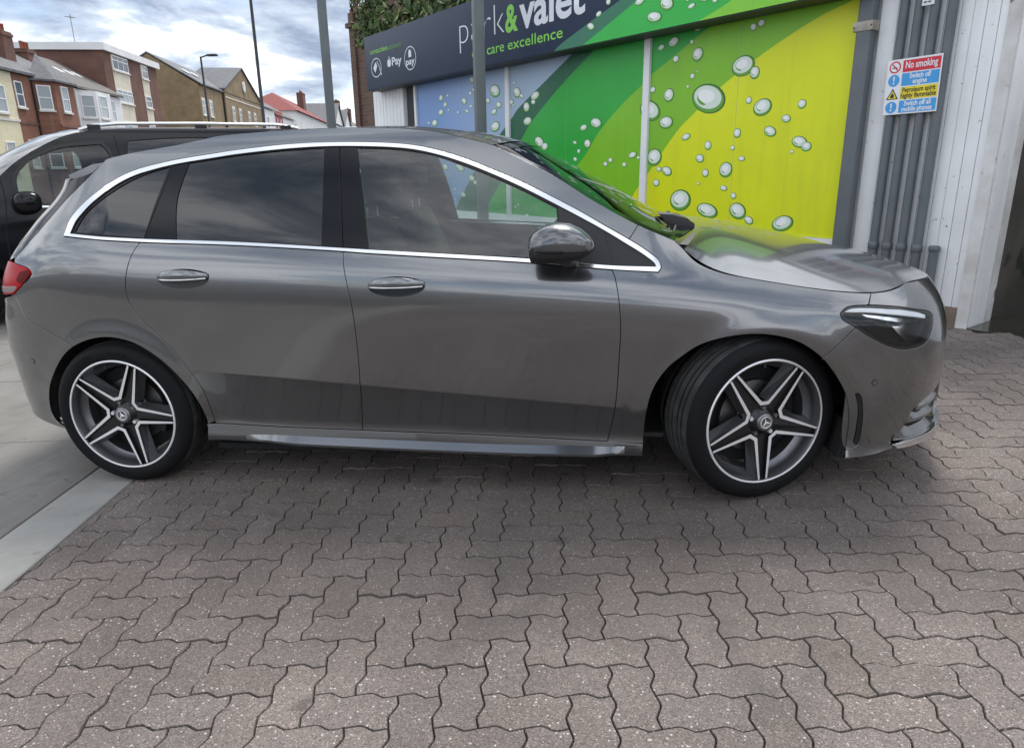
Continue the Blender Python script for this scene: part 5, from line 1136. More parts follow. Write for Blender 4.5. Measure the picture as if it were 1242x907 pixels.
    MB().lathe([(.200,.11),(.001,.115)],32,0,'y').build('back_plate',UNDER,root)
    cp=bevel(MB().box((.095,.070,-.06),(.165,.125,.06)).build('caliper',CALI,root),.012); cp.rotation_euler=(0,R(20),0)
    for ch_ in root.children:
        if not ch_.name.startswith(('tyre','caliper','brake_disc','back_plate')): ch_.scale=(1.03,1,1.03)
    vl=MB().tube([(.222,.02,0),(.208,.014,0)],.004,8).build('valve',MBLK,rim); vl.rotation_euler=(0,-phase-R(36),0)
    return root
def fixn(o):
    bm=bmesh.new(); bm.from_mesh(o.data); bmesh.ops.recalc_face_normals(bm,faces=bm.faces); bm.to_mesh(o.data); bm.free()
STEER=R(22.5)
wheel('wheel',(0,-.884,.325),0,R(68),-1); wheel('wheel',(2.729,-.893,.325),STEER,R(55),-1); wheel('wheel',(0,.884,.325),0,R(40),1); wheel('wheel',(2.729,.893,.325),STEER,R(20),1)
# ---------------------------------------------------------------- cabin
cab=MB().box((.42,-.72,.19),(2.36,.72,.21)).build('cabin_floor',INT); cput(cab,car)
def seat(y,x):
    s_=bevel(MB().box((x-.02,y-.25,.42),(x+.50,y+.25,.60)).build('front_seat',INTG),.05,3); cput(s_,car)
    vs=[];prof=[(0,-.23,.0),(.02,-.25,.25),(.03,-.22,.5),(.03,-.15,.62)]
    b=MB(); q=[]
    for t,hw in ((0,.24),(.3,.26),(.7,.23),(1,.16)):
        xx=x+.02-.20*t; zz=.52+.60*t
        q.append([(xx,y-hw,zz),(xx,y+hw,zz),(xx-.12,y+hw*.9,zz-.02),(xx-.12,y-hw*.9,zz-.02)])
    fs=[];vv=[p_ for r_ in q for p_ in r_]
    for i in range(3):
        for k in range(4): fs.append((i*4+k,i*4+(k+1)%4,i*4+4+(k+1)%4,i*4+4+k))
    fs+=[(3,2,1,0),(12,13,14,15)]
    o=bevel(MB().add(vv,fs).build('seat_back',INTG,fix=True),.04,3); o.parent=s_
    hr=bevel(MB().box((x-.27,y-.14,1.16),(x-.17,y+.14,1.36)).build('headrest',INT,s_),.045,3)
    MB().tube([(x-.22,y-.07,1.05),(x-.225,y-.07,1.2)],.008,6).tube([(x-.22,y+.07,1.05),(x-.225,y+.07,1.2)],.008,6).build('headrest_post',CHROME,s_)
seat(-.37,1.28); seat(.37,1.28)
rs_=bevel(MB().box((.30,-.64,.42),(.78,.64,.62)).build('rear_seat',INTG),.05,3); cput(rs_,car)
o=bevel(MB().add([(.32,-.62,.55),(.32,.62,.55),(.20,.62,.55),(.20,-.62,.55),(.12,-.58,1.12),(.12,.58,1.12),(.02,.58,1.10),(.02,-.58,1.10)],[(0,3,2,1),(4,5,6,7),(0,1,5,4),(1,2,6,5),(2,3,7,6),(3,0,4,7)]).build('rear_seat_back',INTG,rs_),.04,3)
ds=bevel(MB().add([(1.92,-.74,.60),(2.36,-.74,.60),(2.40,-.72,.97),(2.12,-.72,.985),(1.94,-.74,.88),(1.92,.74,.60),(2.36,.74,.60),(2.40,.72,.97),(2.12,.72,.985),(1.94,.74,.88)],[(0,1,2,3,4),(9,8,7,6,5),(0,5,6,1),(1,6,7,2),(2,7,8,3),(3,8,9,4),(4,9,5,0)]).build('dashboard',INT,fix=True),.03,3); cput(ds,car)
st=MB(); ax=Vector((-.92,0,.40)).normalized(); M_=Matrix.Translation((1.84,-.37,.90))@ax.to_track_quat('Y','Z').to_matrix().to_4x4()
ringp=[(M_@Vector((.183*math.cos(a),0,.183*math.sin(a)))) for a in np.linspace(0,2*math.pi,33)]; st.tube(ringp,.017,8,caps=False); st.lathe([(.001,.03),(.06,.025),(.075,.0),(.07,-.03)],20,0,'y',M_)
for a in (0,math.pi,-math.pi/2): st.tube([M_@Vector((.05*math.cos(a),0,.05*math.sin(a))),M_@Vector((.18*math.cos(a),0,.18*math.sin(a)))],.018,6)
cput(st.build('steering_wheel',INT),car)
cons=bevel(MB().box((1.35,-.13,.2),(2.0,.13,.58)).build('centre_console',INT),.03); cput(cons,car)
# headlining and pillar inners
mb=MB()
for i in range(0,iw+1,6):
    pass
rs2=[((E[0],E[1]*.97,E[2]-.035),(Cc[0],0,Cc[2]-.035)) for E,Cc in rs]
loft('headlining',rs2,INTG,p=2.6)
mir=bevel(MB().box((1.93,-.12,1.23),(1.96,.12,1.29)).build('rear_view_mirror',INT),.015); cput(mir,car)
for s_ in (-1,1):
    pi=MB().tube([(2.22,s_*.70,1.03),(2.0,s_*.66,1.18),(1.72,s_*.60,1.36),(1.5,s_*.58,1.42)],.028,6); cput(pi.build('pillar_trim',INTG),car)
    pb=MB().box((1.02,s_*.60-.02,.95),(1.13,s_*.60+.02,1.42),0); 
    vs=[(1.0,s_*.80,.98),(1.13,s_*.80,.98),(1.11,s_*.63,1.42),(1.02,s_*.63,1.42),(1.0,s_*.76,.98),(1.13,s_*.76,.98),(1.11,s_*.59,1.42),(1.02,s_*.59,1.42)]
    cput(MB().add(vs,[(0,1,2,3),(7,6,5,4),(0,4,5,1),(1,5,6,2),(2,6,7,3),(3,7,4,0)]).build('pillar_trim',INTG,fix=True),car)
    dc=MB().add([(x,s_*y,z) for x,y,z in ((.35,.76,.45),(2.2,.76,.40),(2.2,.80,.925),(1.1,.80,1.005),(.35,.78,1.05))],[(0,1,2,3,4)]); cput(dc.build('door_card',INTG),car)

# ================================================================ street houses
SF=frame((2.1524,-3.5237,0),(-.25050219,.96809331,.00663311),(-.96774655,-.25058999,.02590907),UPV)  # x along the street, y behind the camera's line of sight
RB1=bricky('red_brick',(.20,.065,.035),(.26,.095,.05),(.22,.17,.14)); RB2=bricky('brown_red_brick',(.145,.058,.040),(.185,.075,.052),(.17,.13,.11)); YB=bricky('yellow_stock_brick',(.25,.175,.085),(.31,.22,.11),(.26,.21,.15)); DB=bricky('dark_brown_brick',(.10,.055,.04),(.15,.085,.06),(.14,.11,.09))
SLATE=noisy('slate_roof',(.075,.078,.085),(.13,.132,.14),scale=2.5,rough=.7,bump=.3,bscale=14); TILE_R=noisy('red_roof_tile',(.17,.030,.026),(.23,.045,.038),scale=2,rough=.8,bump=.3,bscale=16); GTILE=noisy('brown_grey_roof',(.10,.09,.085),(.16,.145,.135),scale=2.2,rough=.8,bump=.3,bscale=14)
CREAM=noisy('cream_render',(.62,.56,.38),(.70,.64,.45),scale=1.2,rough=.8,bump=.05); WREN=noisy('white_render',(.68,.68,.68),(.78,.78,.77),scale=.8,rough=.8,bump=.05); CRPAN=noisy('cream_panel',(.60,.54,.42),(.70,.64,.52),scale=1.0,rough=.7,bump=.03); STONE=noisy('painted_stone',(.58,.55,.50),(.68,.66,.6),scale=3,rough=.8,bump=.05); GREND=noisy('grey_render',(.30,.28,.26),(.40,.38,.35),scale=.9,rough=.9,bump=.1)
UPVC=mat('white_window_frame',(.78,.79,.8),.35); HGL=mat('house_window_glass',(.035,.045,.055),.06,0,Specular_IOR_Level=.8); HGL2=mat('house_window_curtain',(.32,.36,.37),.12); LEAD=mat('lead_grey',(.22,.22,.23),.6); POT=mat('chimney_pot',(.32,.10,.06),.8)
def face(o,t,n): return frame(o,t,Vector((0,0,1)).cross(Vector(t)) if n is None else n,(0,0,1))
def window(parent,o,t,nrm,w,h,cols=1,rails=(.5,),glass=None,sill=True,lintel=None,fr=.07):
    """o: lower left corner on the wall face, t: unit vector to the right, nrm: outwards"""
    o,t,nrm=Vector(o),Vector(t).normalized(),Vector(nrm).normalized(); up=Vector((0,0,1)); M_=Matrix((t,-nrm,up)).transposed().to_4x4(); M_.translation=o
    f=MB(); d0,d1=-.055,.0
    f.box((0,d0,0),(fr,d1,h),0,M_); f.box((w-fr,d0,0),(w,d1,h),0,M_); f.box((fr,d0,0),(w-fr,d1,fr),0,M_); f.box((fr,d0,h-fr),(w-fr,d1,h),0,M_)
    for k in range(1,cols): x=w*k/cols; f.box((x-fr*.4,d0+.005,fr),(x+fr*.4,d1,h-fr),0,M_)
    for r_ in rails: f.box((fr,d0+.008,h*r_-fr*.4),(w-fr,d1,h*r_+fr*.4),0,M_)
    fo=f.build('window',UPVC,parent)
    for k in range(cols):
        x0=fr+(w-2*fr)*k/cols;x1=fr+(w-2*fr)*(k+1)/cols
        MB().box((x0,-.020,fr),(x1,-.0,h-fr),0,M_).build('pane',glass or (HGL if random.random()<.55 else HGL2),fo)
    if sill: MB().box((-.08,-.14,-.12),(w+.08,-.0,-.004),0,M_).build('sill',STONE,fo)
    if lintel: MB().box((-.12,-.03,h+.004),(w+.12,-.0,h+.22),0,M_).build('lintel',lintel,fo)
    return fo
def hroot(name,a0,Rr,label,cat='house'):
    o=empty(name,M=SF@Matrix.Translation((a0,Rr,0))); tag(o,label,cat); return o
def wallbox(p,L_,D,H,m_,base=-1.0,x0=0.,y0=0.,name='wall'): return MB().box((x0,y0,base),(x0+L_,y0+D,H)).build(name,m_,p)
def ridge_roof(p,L_,D,ev,rg,m_,ov=.25,x0=0.,y0=0.,gable=None,th=.16,name='roof'):
    """ridge along x; gable walls optional"""
    a,b=x0-(.05 if gable else 0),x0+L_; yf,yb,ym=y0-ov,y0+D+ov,y0+D/2; k=(rg-ev)/(D/2+ov); 
    v=[]
    for x in (a,b): v+=[(x,yf,ev),(x,ym,rg),(x,yb,ev),(x,yb,ev+th),(x,ym,rg+th),(x,yf,ev+th)]
    o=MB().add(v,[(0,1,7,6),(1,2,8,7),(3,4,10,9),(4,5,11,10),(0,6,11,5),(2,3,9,8),(5,4,1,0),(4,3,2,1),(6,7,10,11),(7,8,9,10)]).build(name,m_,p)
    if gable:
        for x in (x0+.0,x0+L_-.3): 
            poly=[(y0,ev-.02),(y0+D,ev-.02),(ym,rg-.06)]; MB().prism(poly,x,x+.3,0,lambda q,z,h:(h,q,z)).build('gable_wall',gable,p,fix=True)
    return o
def chimney(p,x,y,z0,z1,m_,w=1.0,d=.6,pots=3):
    c=MB().box((x,y,z0),(x+w,y+d,z1)).box((x-.06,y-.06,z1-.28),(x+w+.06,y+d+.06,z1-.1)).build('chimney',m_,p)
    for k in range(pots): MB().lathe([(.11,0),(.10,.4),(.12,.42),(.12,.5),(.09,.5)],10,0,'z',Matrix.Translation((x+w*(k+.5)/pots,y+d/2,z1))).build('chimney_pot',POT,c)
    return c
def canted_bay(p,xs,proj,z0,z1,m_,wins,roof=None,roofm=None,apex=None,name='bay'):
    x0,x1,x2,x3=xs; pts=[(x0,-.0),(x1,-proj),(x2,-proj),(x3,-.0)]
    MB().prism([(x3,.05),(x0,.05)]+pts if False else [pts[0],pts[1],pts[2],pts[3]],z0,z1,0).build(name,m_,p,fix=True)
    fs=[(pts[0],pts[1]),(pts[1],pts[2]),(pts[2],pts[3])]
    for fi,off,w,zb,h,kw in wins:
        a,b=Vector((*fs[fi][0],0)),Vector((*fs[fi][1],0)); t=(b-a).normalized(); n=Vector((t.y,-t.x,0)); window(p,a+t*off+Vector((0,0,zb)),t,n,w,h,**kw)
    if roof:
        e=.22; pe=[(x0-e,.0),(x1-e*.6,-proj-e),(x2+e*.6,-proj-e),(x3+e,.0)]; ap=[((x1+x2)/2-.3 if not apex else apex[0],.0 if not apex else apex[1]),]
        v=[(a,b,z1) for a,b in pe]+[(ap[0][0],ap[0][1],roof)]; MB().add(v+[(a,b,z1-.12) for a,b in pe],[(0,1,4),(1,2,4),(2,3,4),(0,5,6,1),(1,6,7,2),(2,7,8,3),(5,8,7,6)]).build('bay_roof',roofm,p,fix=True)
FX_,FN=(1,0,0),(0,-1,0)
# cream end house
h=hroot('cream_house',40.0,25,'cream rendered house at the left edge of the street row'); wallbox(h,8.9,9,7.15,CREAM); ridge_roof(h,8.9,9,7.15,9.7,SLATE,gable=CREAM)
for x,z,hh in ((6.85,4.75,1.55),(6.85,1.4,1.7),(3.0,4.75,1.55),(3.0,1.4,1.7)): window(h,(x,0,z),FX_,FN,1.0,hh)
MB().box((0,-.07,4.3),(8.9,-.004,4.45)).build('string_course',STONE,h)
# red brick house
h=hroot('red_brick_house',48.92,25,'red brick house with a canted bay and grey hipped bay roof'); wallbox(h,7.4,9,7.15,RB1); ridge_roof(h,7.4,9,7.15,9.75,SLATE)
window(h,(.12,0,5.2),FX_,FN,.85,1.5,glass=HGL); window(h,(.5,0,1.6),FX_,FN,.9,1.7)
canted_bay(h,(2.2,3.05,5.7,6.5),.95,-1,7.05,RB1,[(0,.22,.82,5.18,1.5,dict(glass=HGL2,lintel=None)),(1,.75,.95,5.15,1.6,dict(glass=HGL2)),(0,.22,.82,1.6,1.7,{}),(1,.75,.95,1.6,1.7,{})],8.75,SLATE,(4.0,.3))
MB().box((0,-.05,4.2),(2.2,-.004,4.35)).build('string_course',RB2,h); chimney(h,2.7,1.4,7.6,9.95,RB2,1.15,.8); MB().tube([(2.15,-.06,-1),(2.15,-.06,7.0)],.06,6).build('drainpipe',BLK,h)
MB().prism([(3.0,-1.02),(5.75,-1.02),(5.75,-.94),(3.0,-.94)],4.15,4.32).build('bay_band',RB2,h,fix=True)
# white house
h=hroot('white_bay_house',56.95,25,'white rendered house with a canted bay and skylights in its slate roof'); wallbox(h,7.9,9,7.05,WREN); ridge_roof(h,7.9,9,7.05,9.7,GTILE,gable=GREND)
MB().box((-.02,.05,-1),(-.004,8.9,7.0)).build('party_wall_render',GREND,h)
canted_bay(h,(.25,1.15,3.6,4.4),.9,-1,6.95,WREN,[(0,.16,.95,5.1,1.55,dict(glass=HGL2)),(1,.35,1.3,5.1,1.6,dict(glass=HGL2)),(0,.16,.95,1.5,1.7,{}),(1,.35,1.3,1.5,1.7,{})]); window(h,(5.6,0,5.1),FX_,FN,.8,1.6,glass=HGL2)
kk=(9.7-7.05)/(4.5+.25)
for x in (1.2,2.8,4.4,5.6):
    M_=Matrix.Translation((x,1.9,7.05+kk*2.15+.16))@Matrix.Rotation(math.atan(kk),4,'X'); MB().box((0,0,0),(.55,.8,.06),0,M_).build('skylight',UPVC,h)
chimney(h,-.4,2.5,7.6,9.6,RB2,1.1,.8)
# flats
h=hroot('brick_flats',65.2,26,'four storey brown brick flats with white flat roof fascia and cream panels','building'); wallbox(h,11.8,6.6,10.75,RB2)
f_=MB().box((-.25,-.3,10.751),(12.05,6.9,11.3)).build('roof_fascia',WREN,h)
for x0,x1 in ((1.5,4.9),(7.8,9.4)):
    MB().box((x0,-.03,-1),(x1,-.003,10.7)).build('cream_panel',CRPAN,h)
    for z0,hh in ((9.5,1.15),(6.95,1.05),(4.4,1.05),(1.6,1.05)): window(h,(x0+.1,-.03,z0),FX_,FN,x1-x0-.2,hh,cols=3 if x1-x0>2 else 1,rails=(.6,) if x1-x0<2 else (.68,),sill=True,fr=.09,glass=HGL if z0>9 else None)
ant=MB().tube([(0,0,0),(-.02,0,2.3)],.03,6).tube([(-.7,-.02,2.0),(.75,.02,2.15)],.02,5)
for k in range(7): ant.tube([(-.6+k*.2,-.25,2.02+k*.022),(-.6+k*.2,.25,2.02+k*.022)],.012,4)
r_=empty('roof_aerial',M=SF@Matrix.Translation((66.5,28.5,11.3))); tag(r_,'thin television aerial standing on the flat white roof','aerial'); ant.build('aerial',LEAD,r_)
# yellow brick building
h=hroot('yellow_brick_block',86.7,25,'yellow brick building with front gable, slate roof and round gable window','building'); wallbox(h,31.3,10,10.42,YB); ridge_roof(h,31.3,10,10.42,13.6,SLATE,gable=YB)
x0,x1,ap=9.5,28.8,14.35; MB().prism([(x0,10.2),(x1,10.2),(x1,10.95),((x0+x1)/2,ap),(x0,10.95)],-.25,.3,0,lambda a,b,c_:(a,c_,b)).build('front_gable',YB,h,fix=True); wallbox(h,x1-x0,.26,10.3,YB,x0=x0,y0=-.255,name='gable_front_wall')
mx_=(x0+x1)/2; v=[(x0-.3,-.45,10.95),(mx_,-.45,ap+.15),(x1+.3,-.45,10.95),(x0-.3,5,10.95),(mx_,5,ap+.15),(x1+.3,5,10.95)]; v2=[(a,b,c_-.18) for a,b,c_ in v]
MB().add(v+v2,[(0,1,4,3),(1,2,5,4),(6,9,10,7),(7,10,11,8),(0,6,7,1),(1,7,8,2),(0,3,9,6),(2,8,11,5)]).build('gable_roof',SLATE,h,fix=True)
rw=MB().lathe([(.02,0),(.55,0),(.75,0),(.75,.12),(.55,.12)],20,0,'y',Matrix.Translation((mx_+.3,-.40,12.0))).build('round_window',STONE,h); MB().lathe([(.01,0),(.54,0)],16,0,'y',Matrix.Translation((mx_+.3,-.41,12.0))).build('pane',HGL2,rw)
for a,y in ((87.2,0),(90.0,0),(99.0,-.257),(102.4,-.257),(107.3,-.257),(110.7,-.257)):
    for z in (7.25,3.6): window(h,(a-86.7,y,z),FX_,FN,1.15,1.65,cols=2,rails=(.62,),lintel=STONE,fr=.09)
MB().box((9.6,-.30,9.9),(28.8,-.258,10.05)).build('string_course',STONE,h); MB().tube([(9.3,-.1,-1),(9.3,-.1,10.3)],.09,6).build('drainpipe',BLK,h)
for k in range(2): M_=Matrix.Translation((2.2+k*3,1.6,10.42+.605*1.6+.42))@Matrix.Rotation(math.atan(.605),4,'X'); MB().box((0,0,0),(1.2,.9,.08),0,M_).build('skylight',UPVC,h)
# far terraces
h=hroot('dark_roof_terrace',118.5,25,'low terrace with dark pitched roof beside the yellow brick building'); wallbox(h,8.0,9,10.4,WREN); ridge_roof(h,8.0,9,10.4,13.0,SLATE,gable=GREND); window(h,(2,0,7.5),FX_,FN,1.3,1.7)
h=hroot('red_poster_house',126.8,25,'pitched roof house with a red painted panel on its front'); wallbox(h,17,9,9.9,WREN); ridge_roof(h,17,9,9.9,12.8,GTILE,gable=GREND); pp=MB().box((.3,-.06,7.4),(6.2,-.004,10.6)).build('red_panel',mat('red_panel_paint',(.36,.03,.02),.6),h)
for x in (1.0,3.6): MB().box((x,-.10,7.9),(x+1.2,-.065,9.4)).build('panel_window',HGL,pp)
for x in (8.5,12.5): window(h,(x,0,7.3),FX_,FN,1.4,1.8)
h=hroot('red_roof_house',147,25,'white house with red tiled hipped roof and tall brick chimney'); wallbox(h,46,12,12.0,WREN)
v=[(-.6,-.6,12.0),(46.6,-.6,12.0),(46.6,12.6,12.0),(-.6,12.6,12.0),(10,6,16.2),(38,6,16.2)]; MB().add(v,[(0,1,5,4),(1,2,5),(2,3,4,5),(3,0,4),(3,2,1,0)]).build('roof',TILE_R,h,fix=True)
chimney(h,29,3,13.5,18.0,RB2,3.6,1.4,4)
for x in (3,10,20,30,40): window(h,(x,0,8.7),FX_,FN,2.2,1.9,cols=2)
for a,lab in ((206,'nearer of two small white gabled houses far down the street'),(229,'farther of two small white gabled houses far down the street')):
    h=hroot('white_gable_house',a,25,lab); h['group']='small white gabled houses'; wallbox(h,20,10,13.2,WREN); MB().prism([(0,13.2),(20,13.2),(10,18.6)],-.05,.3,0,lambda q,b,c_:(q,c_,b)).build('gable_wall',WREN,h,fix=True)
    v=[(-.8,-.5,12.9),(10,-.5,18.9),(20.8,-.5,12.9),(-.8,10,12.9),(10,10,18.9),(20.8,10,12.9)]; MB().add(v,[(0,1,4,3),(1,2,5,4),(0,3,5,2)]).build('roof',SLATE,h,fix=True); window(h,(6,-.06,9.6),FX_,FN,2.2,2.2,cols=2); window(h,(12,-.06,9.6),FX_,FN,2.2,2.2,cols=2)
h=hroot('end_terrace',251,25,'distant dark roofed terrace at the far end of the street'); wallbox(h,80,10,14,YB); ridge_roof(h,80,10,14,19,GTILE,gable=YB); chimney(h,4,4,17,23,RB2,4,2,3); chimney(h,40,4,17,23,RB2,4,2,3)
for k in range(6): window(h,(5+k*12,0,9),FX_,FN,3,3,cols=2)
# ================================================================ brick building and tree behind the shop
h=empty('brick_gable_building',M=SM@Matrix.Translation((-14.78,2.0,0))); tag(h,'dark brick building with ball finial rising behind the shop sign','building')
MB().box((0.25,.0,-.3),(7.5,8,4.55)).build('wall',DB,h)
MB().prism([(.25,4.55),(7.5,4.55),(7.5,6.4),(4.6,6.9),(3.2,5.9),(2.4,5.5),(1.6,4.85),(.9,4.68),(.25,4.66)],0,.35,0,lambda a,b,c_:(a,c_,b)).build('gable_wall',DB,h,fix=True)
MB().prism([(.15,4.66),(.9,4.70),(1.6,4.87),(2.4,5.52),(3.2,5.92),(4.6,6.92),(4.6,7.02),(3.15,6.0),(2.32,5.6),(1.55,4.96),(.88,4.78),(.15,4.74)],-.05,.4,0,lambda a,b,c_:(a,c_,b)).build('coping',RB2,h,fix=True)
pr_=MB().box((-.02,-.06,-.3),(.245,.5,4.72)).box((-.08,-.12,4.4),(.30,.56,4.5)).build('corner_pier',DB,h); MB().lathe([(.14,4.72),(.16,4.78),(.08,4.84),(.06,4.9),(.13,4.98),(.15,5.08),(.10,5.18),(.03,5.24),(.03,5.36)],14,0,'z',Matrix.Translation((.11,.1,0))).build('finial',RB2,pr_)
LEAF=[noisy('leaf_a',(.08,.15,.045),(.13,.21,.065),scale=3,rough=.6,bump=0,obj=False),noisy('leaf_b',(.17,.22,.07),(.24,.28,.11),scale=3,rough=.6,bump=0,obj=False),noisy('leaf_c',(.02,.045,.015),(.04,.07,.02),scale=3,rough=.6,bump=0,obj=False)]
BARK=noisy('bark',(.06,.045,.03),(.12,.09,.065),scale=9,rough=.95,bump=.5,bscale=30)
def leaf_cloud(clumps,n,size,mb):
    for _ in range(n):
        c,rr=clumps[int(rng.integers(len(clumps)))]
        d=rng.normal(size=3); d/=np.linalg.norm(d); r_=rng.random()**.45; p=np.array(c)+d*np.array(rr)*r_
        t=rng.normal(size=3); t/=np.linalg.norm(t); b=np.cross(t,rng.normal(size=3)); b/=np.linalg.norm(b)+1e-9; s=size*rng.uniform(.6,1.35)
        t[2]-=.5; mi=int(rng.choice(3,p=[.5,.22,.28]))
        mb.add([p-t*s,p+b*s*.42,p+t*s,p-b*s*.42],[(0,1,2,3)],mi)
tr=empty('leafy_tree',M=SM@Matrix.Translation((-10.6,.9,0))); tag(tr,'bushy green tree leaning over the left end of the fascia sign','tree')
tk=MB().tube([(0,0,-.1),(.05,.05,1.5),(.3,.0,2.8),(.9,-.1,3.6)],[.14,.11,.09,.05],9)
for q in ((2.4,.3,4.2),(-.9,.2,4.0),(1.6,-.3,4.6),(3.2,.6,4.0)): tk.tube([(.25,.0,2.7),(q[0]*.5,q[1]*.5,3.3),q],[.06,.04,.02],6)
tk.build('trunk',BARK,tr)
cl=[]
for k in range(26):
    x=rng.uniform(-.5,5.6); zc=3.45+.5*math.sin(x*1.3+1)+rng.uniform(-.15,.55); zc=max(zc,3.45); cl.append(((x,rng.uniform(-.45,.9),zc+.12+(.25 if 0<x<3 else 0)),(rng.uniform(.3,.55),rng.uniform(.3,.5),rng.uniform(.28,.5))))
for x in (-.3,.5,1.4,2.4,3.4,4.4,5.2): cl.append(((x,-.4,3.66),(.42,.25,.34)))
lc=MB(); leaf_cloud(cl,11000,.055,lc); lc.build('crown',LEAF,tr)
# weeds in the open bay
for k,(s,lab) in enumerate(((-.55,'clump of tall weeds in the dark open bay'),(-1.05,'second clump of weeds further right in the dark open bay'))):
    w_=empty('weed_clump',M=SM@Matrix.Translation((-s,2.05,.0))); tag(w_,lab,'weeds','weeds in the open bay'); mb=MB(); 
    for _ in range(6): q=rng.uniform(-.25,.25,2); mb.tube([(q[0],q[1]*.4,0),(q[0]*1.2,q[1]*.4,.3),(q[0]*1.6,q[1]*.5,.62)],[.008,.006,.003],4)
    mb.build('stem',LEAF[0],w_); l2=MB(); leaf_cloud([((x,0,z),(.16,.12,.16)) for x in (-.3,-.1,.1,.3) for z in (.2,.4,.55)],420,.05,l2); l2.build('leaves',LEAF,w_)
# ================================================================ posts and street lamps
PGREY=noisy('post_grey_paint',(.115,.135,.145),(.15,.17,.18),scale=4,rough=.5,bump=.05); LBLK=mat('lamp_black_paint',(.02,.021,.023),.45)
def pl(p,rz=0): 
    M_=frame(p,Vector((1,0,-UPV.x)).normalized(),(0,1,0),UPV); return M_@Matrix.Rotation(rz,4,'Z')
p=empty('square_post',M=pl((.48,5.44,0),R(25))); tag(p,'square grey steel post standing before the shop sign lettering','post'); bevel(MB().box((-.062,-.062,0),(.062,.062,5.2)).build('post',PGREY,p),.008); MB().box((-.14,-.14,0),(.14,.14,.02)).build('base_plate',PGREY,p)
p=empty('floodlight_post',M=pl((-1.91,6.62,0),R(25))); tag(p,'square grey steel post with flat floodlight arm rising behind the car roof','post'); bevel(MB().box((-.06,-.06,0),(.06,.06,4.6)).build('post',PGREY,p),.008); MB().box((-.14,-.14,0),(.14,.14,.02)).build('base_plate',PGREY,p)
ar=MB().tube([(-.05,0,3.85),(-.35,-.02,3.86)],.02,8).build('arm',PGREY,p); bevel(MB().box((-.82,-.16,3.79),(-.30,.14,3.845)).build('lamp_head',LBLK,p),.015); MB().box((-.78,-.13,3.784),(-.36,.11,3.789)).build('lamp_glass',UPVC,p)
def lamp(name,p_,hgt,r0,arm,label):
    p=empty(name,M=pl(p_)); tag(p,label,'street lamp','street lamps along the road'); MB().tube([(0,0,0),(0,0,1.4),(0,0,1.45),(0,0,hgt)],[r0*1.35,r0*1.3,r0,r0*.7],10).build('column',LBLK,p)
    MB().tube([(0,0,hgt-.05),(arm*.4,0,hgt+.04),(arm,0,hgt+.05)],.035,6).build('arm',LBLK,p); bevel(MB().box((arm*.55,-.13,hgt+.0),(arm*1.25,.13,hgt+.10)).build('lantern',LBLK,p),.03)
lamp('street_lamp',(-13.85,28.55,0),12.5,.085,1.0,'tall black lamp column rising out of the picture above the van')
lamp('street_lamp',(-19.79,34.12,0),7.65,.07,.75,'short black street lamp in front of the yellow brick building')

# ================================================================ black van
VM=frame((-3.12-.736*.96,3.25+.677*.96,0),(.677,.736,0),(-.736,.677,0),(0,0,1))
van=empty('black_van',M=VM); tag(van,'black van with silver roof rails parked behind the grey car','van')
VP=car_paint('black_van_paint',(.003,.003,.005),.3,0.0,.22)
VP.node_tree.nodes['Principled BSDF'].inputs['Specular IOR Level'].default_value=.1
vtap=cspline([-2.3,-2.12,-1.9,-1.6,-1.2,2.2,2.6,2.8],[.55,.72,.88,.965,1.0,1.0,.97,.90])
vin=cspline([.2,.35,.6,.9,1.1,1.3,1.6,1.75,1.85,1.92],[.03,.01,.0,.0,.012,.035,.085,.125,.17,.24])
def vside(a,b): a=np.asarray(a,float);b=np.asarray(b,float); return np.stack([a+0*b,-(.96-vin(b))*vtap(a),b+0*a],-1)
def vpanel(name,outer,m_,parent=None,**k):
    os=panel(name,outer,m_,both=True,S=vside,step=.06,nflip=VNF,**k)
    for i,o in enumerate(os): o.parent=(parent[i] if parent else van); o.location=(0,0,0)
    return os
VNF=1; t_=surf_normal(vside,np.array([.5]),np.array([.8]))[0]; VNF=1 if t_[1]<0 else -1
def arch(cx,r_,n=22): return [(cx+r_*math.cos(a),.34+r_*math.sin(a)) for a in np.linspace(math.pi+.1,-.1,n)]
body=joinc([(2.66,.33)],cr([(2.66,.33),(2.76,.7),(2.77,1.1),(2.70,1.6),(2.60,1.83)],.05),cr([(2.60,1.83),(2.3,1.865),(1.2,1.875),(.35,1.87),(.02,1.845),(-.22,1.785),(-.62,1.575),(-.85,1.385),(-1.15,1.13)],.04),cr([(-1.15,1.13),(-1.6,1.03),(-1.95,.92),(-2.1,.78),(-2.14,.55),(-2.10,.28)],.04),[(-1.75,.24)],arch(-1.3,.40),[(-.85,.24),(1.45,.24)],arch(1.9,.40),[(2.35,.28)])
fw_o=joinc(cr([(-.68,1.17),(-.66,1.42),(-.53,1.565)],.03),cr([(-.53,1.565),(-.26,1.675),(.12,1.715)],.03),cr([(.12,1.715),(.17,1.65),(.185,1.12)],.04),cr([(.185,1.12),(-.3,1.13),(-.68,1.17)],.04))
sw_o=joinc(cr([(.37,1.13),(.36,1.62),(.40,1.745)],.04),cr([(.40,1.745),(.9,1.77),(1.30,1.77)],.04),cr([(1.30,1.77),(1.33,1.6),(1.33,1.13)],.04),cr([(1.33,1.13),(.37,1.13)],.04))
rw_o=joinc(cr([(1.50,1.14),(1.50,1.70),(1.53,1.76)],.04),cr([(1.53,1.76),(2.35,1.74)],.04),cr([(2.35,1.74),(2.50,1.5),(2.55,1.16)],.04),cr([(2.55,1.16),(1.5,1.14)],.04))
VB=vpanel('body_side',body,VP,holes=[fw_o,sw_o,rw_o])
VG=thin_glass('van_front_glass',(.55,.62,.60),1.0,1.6)
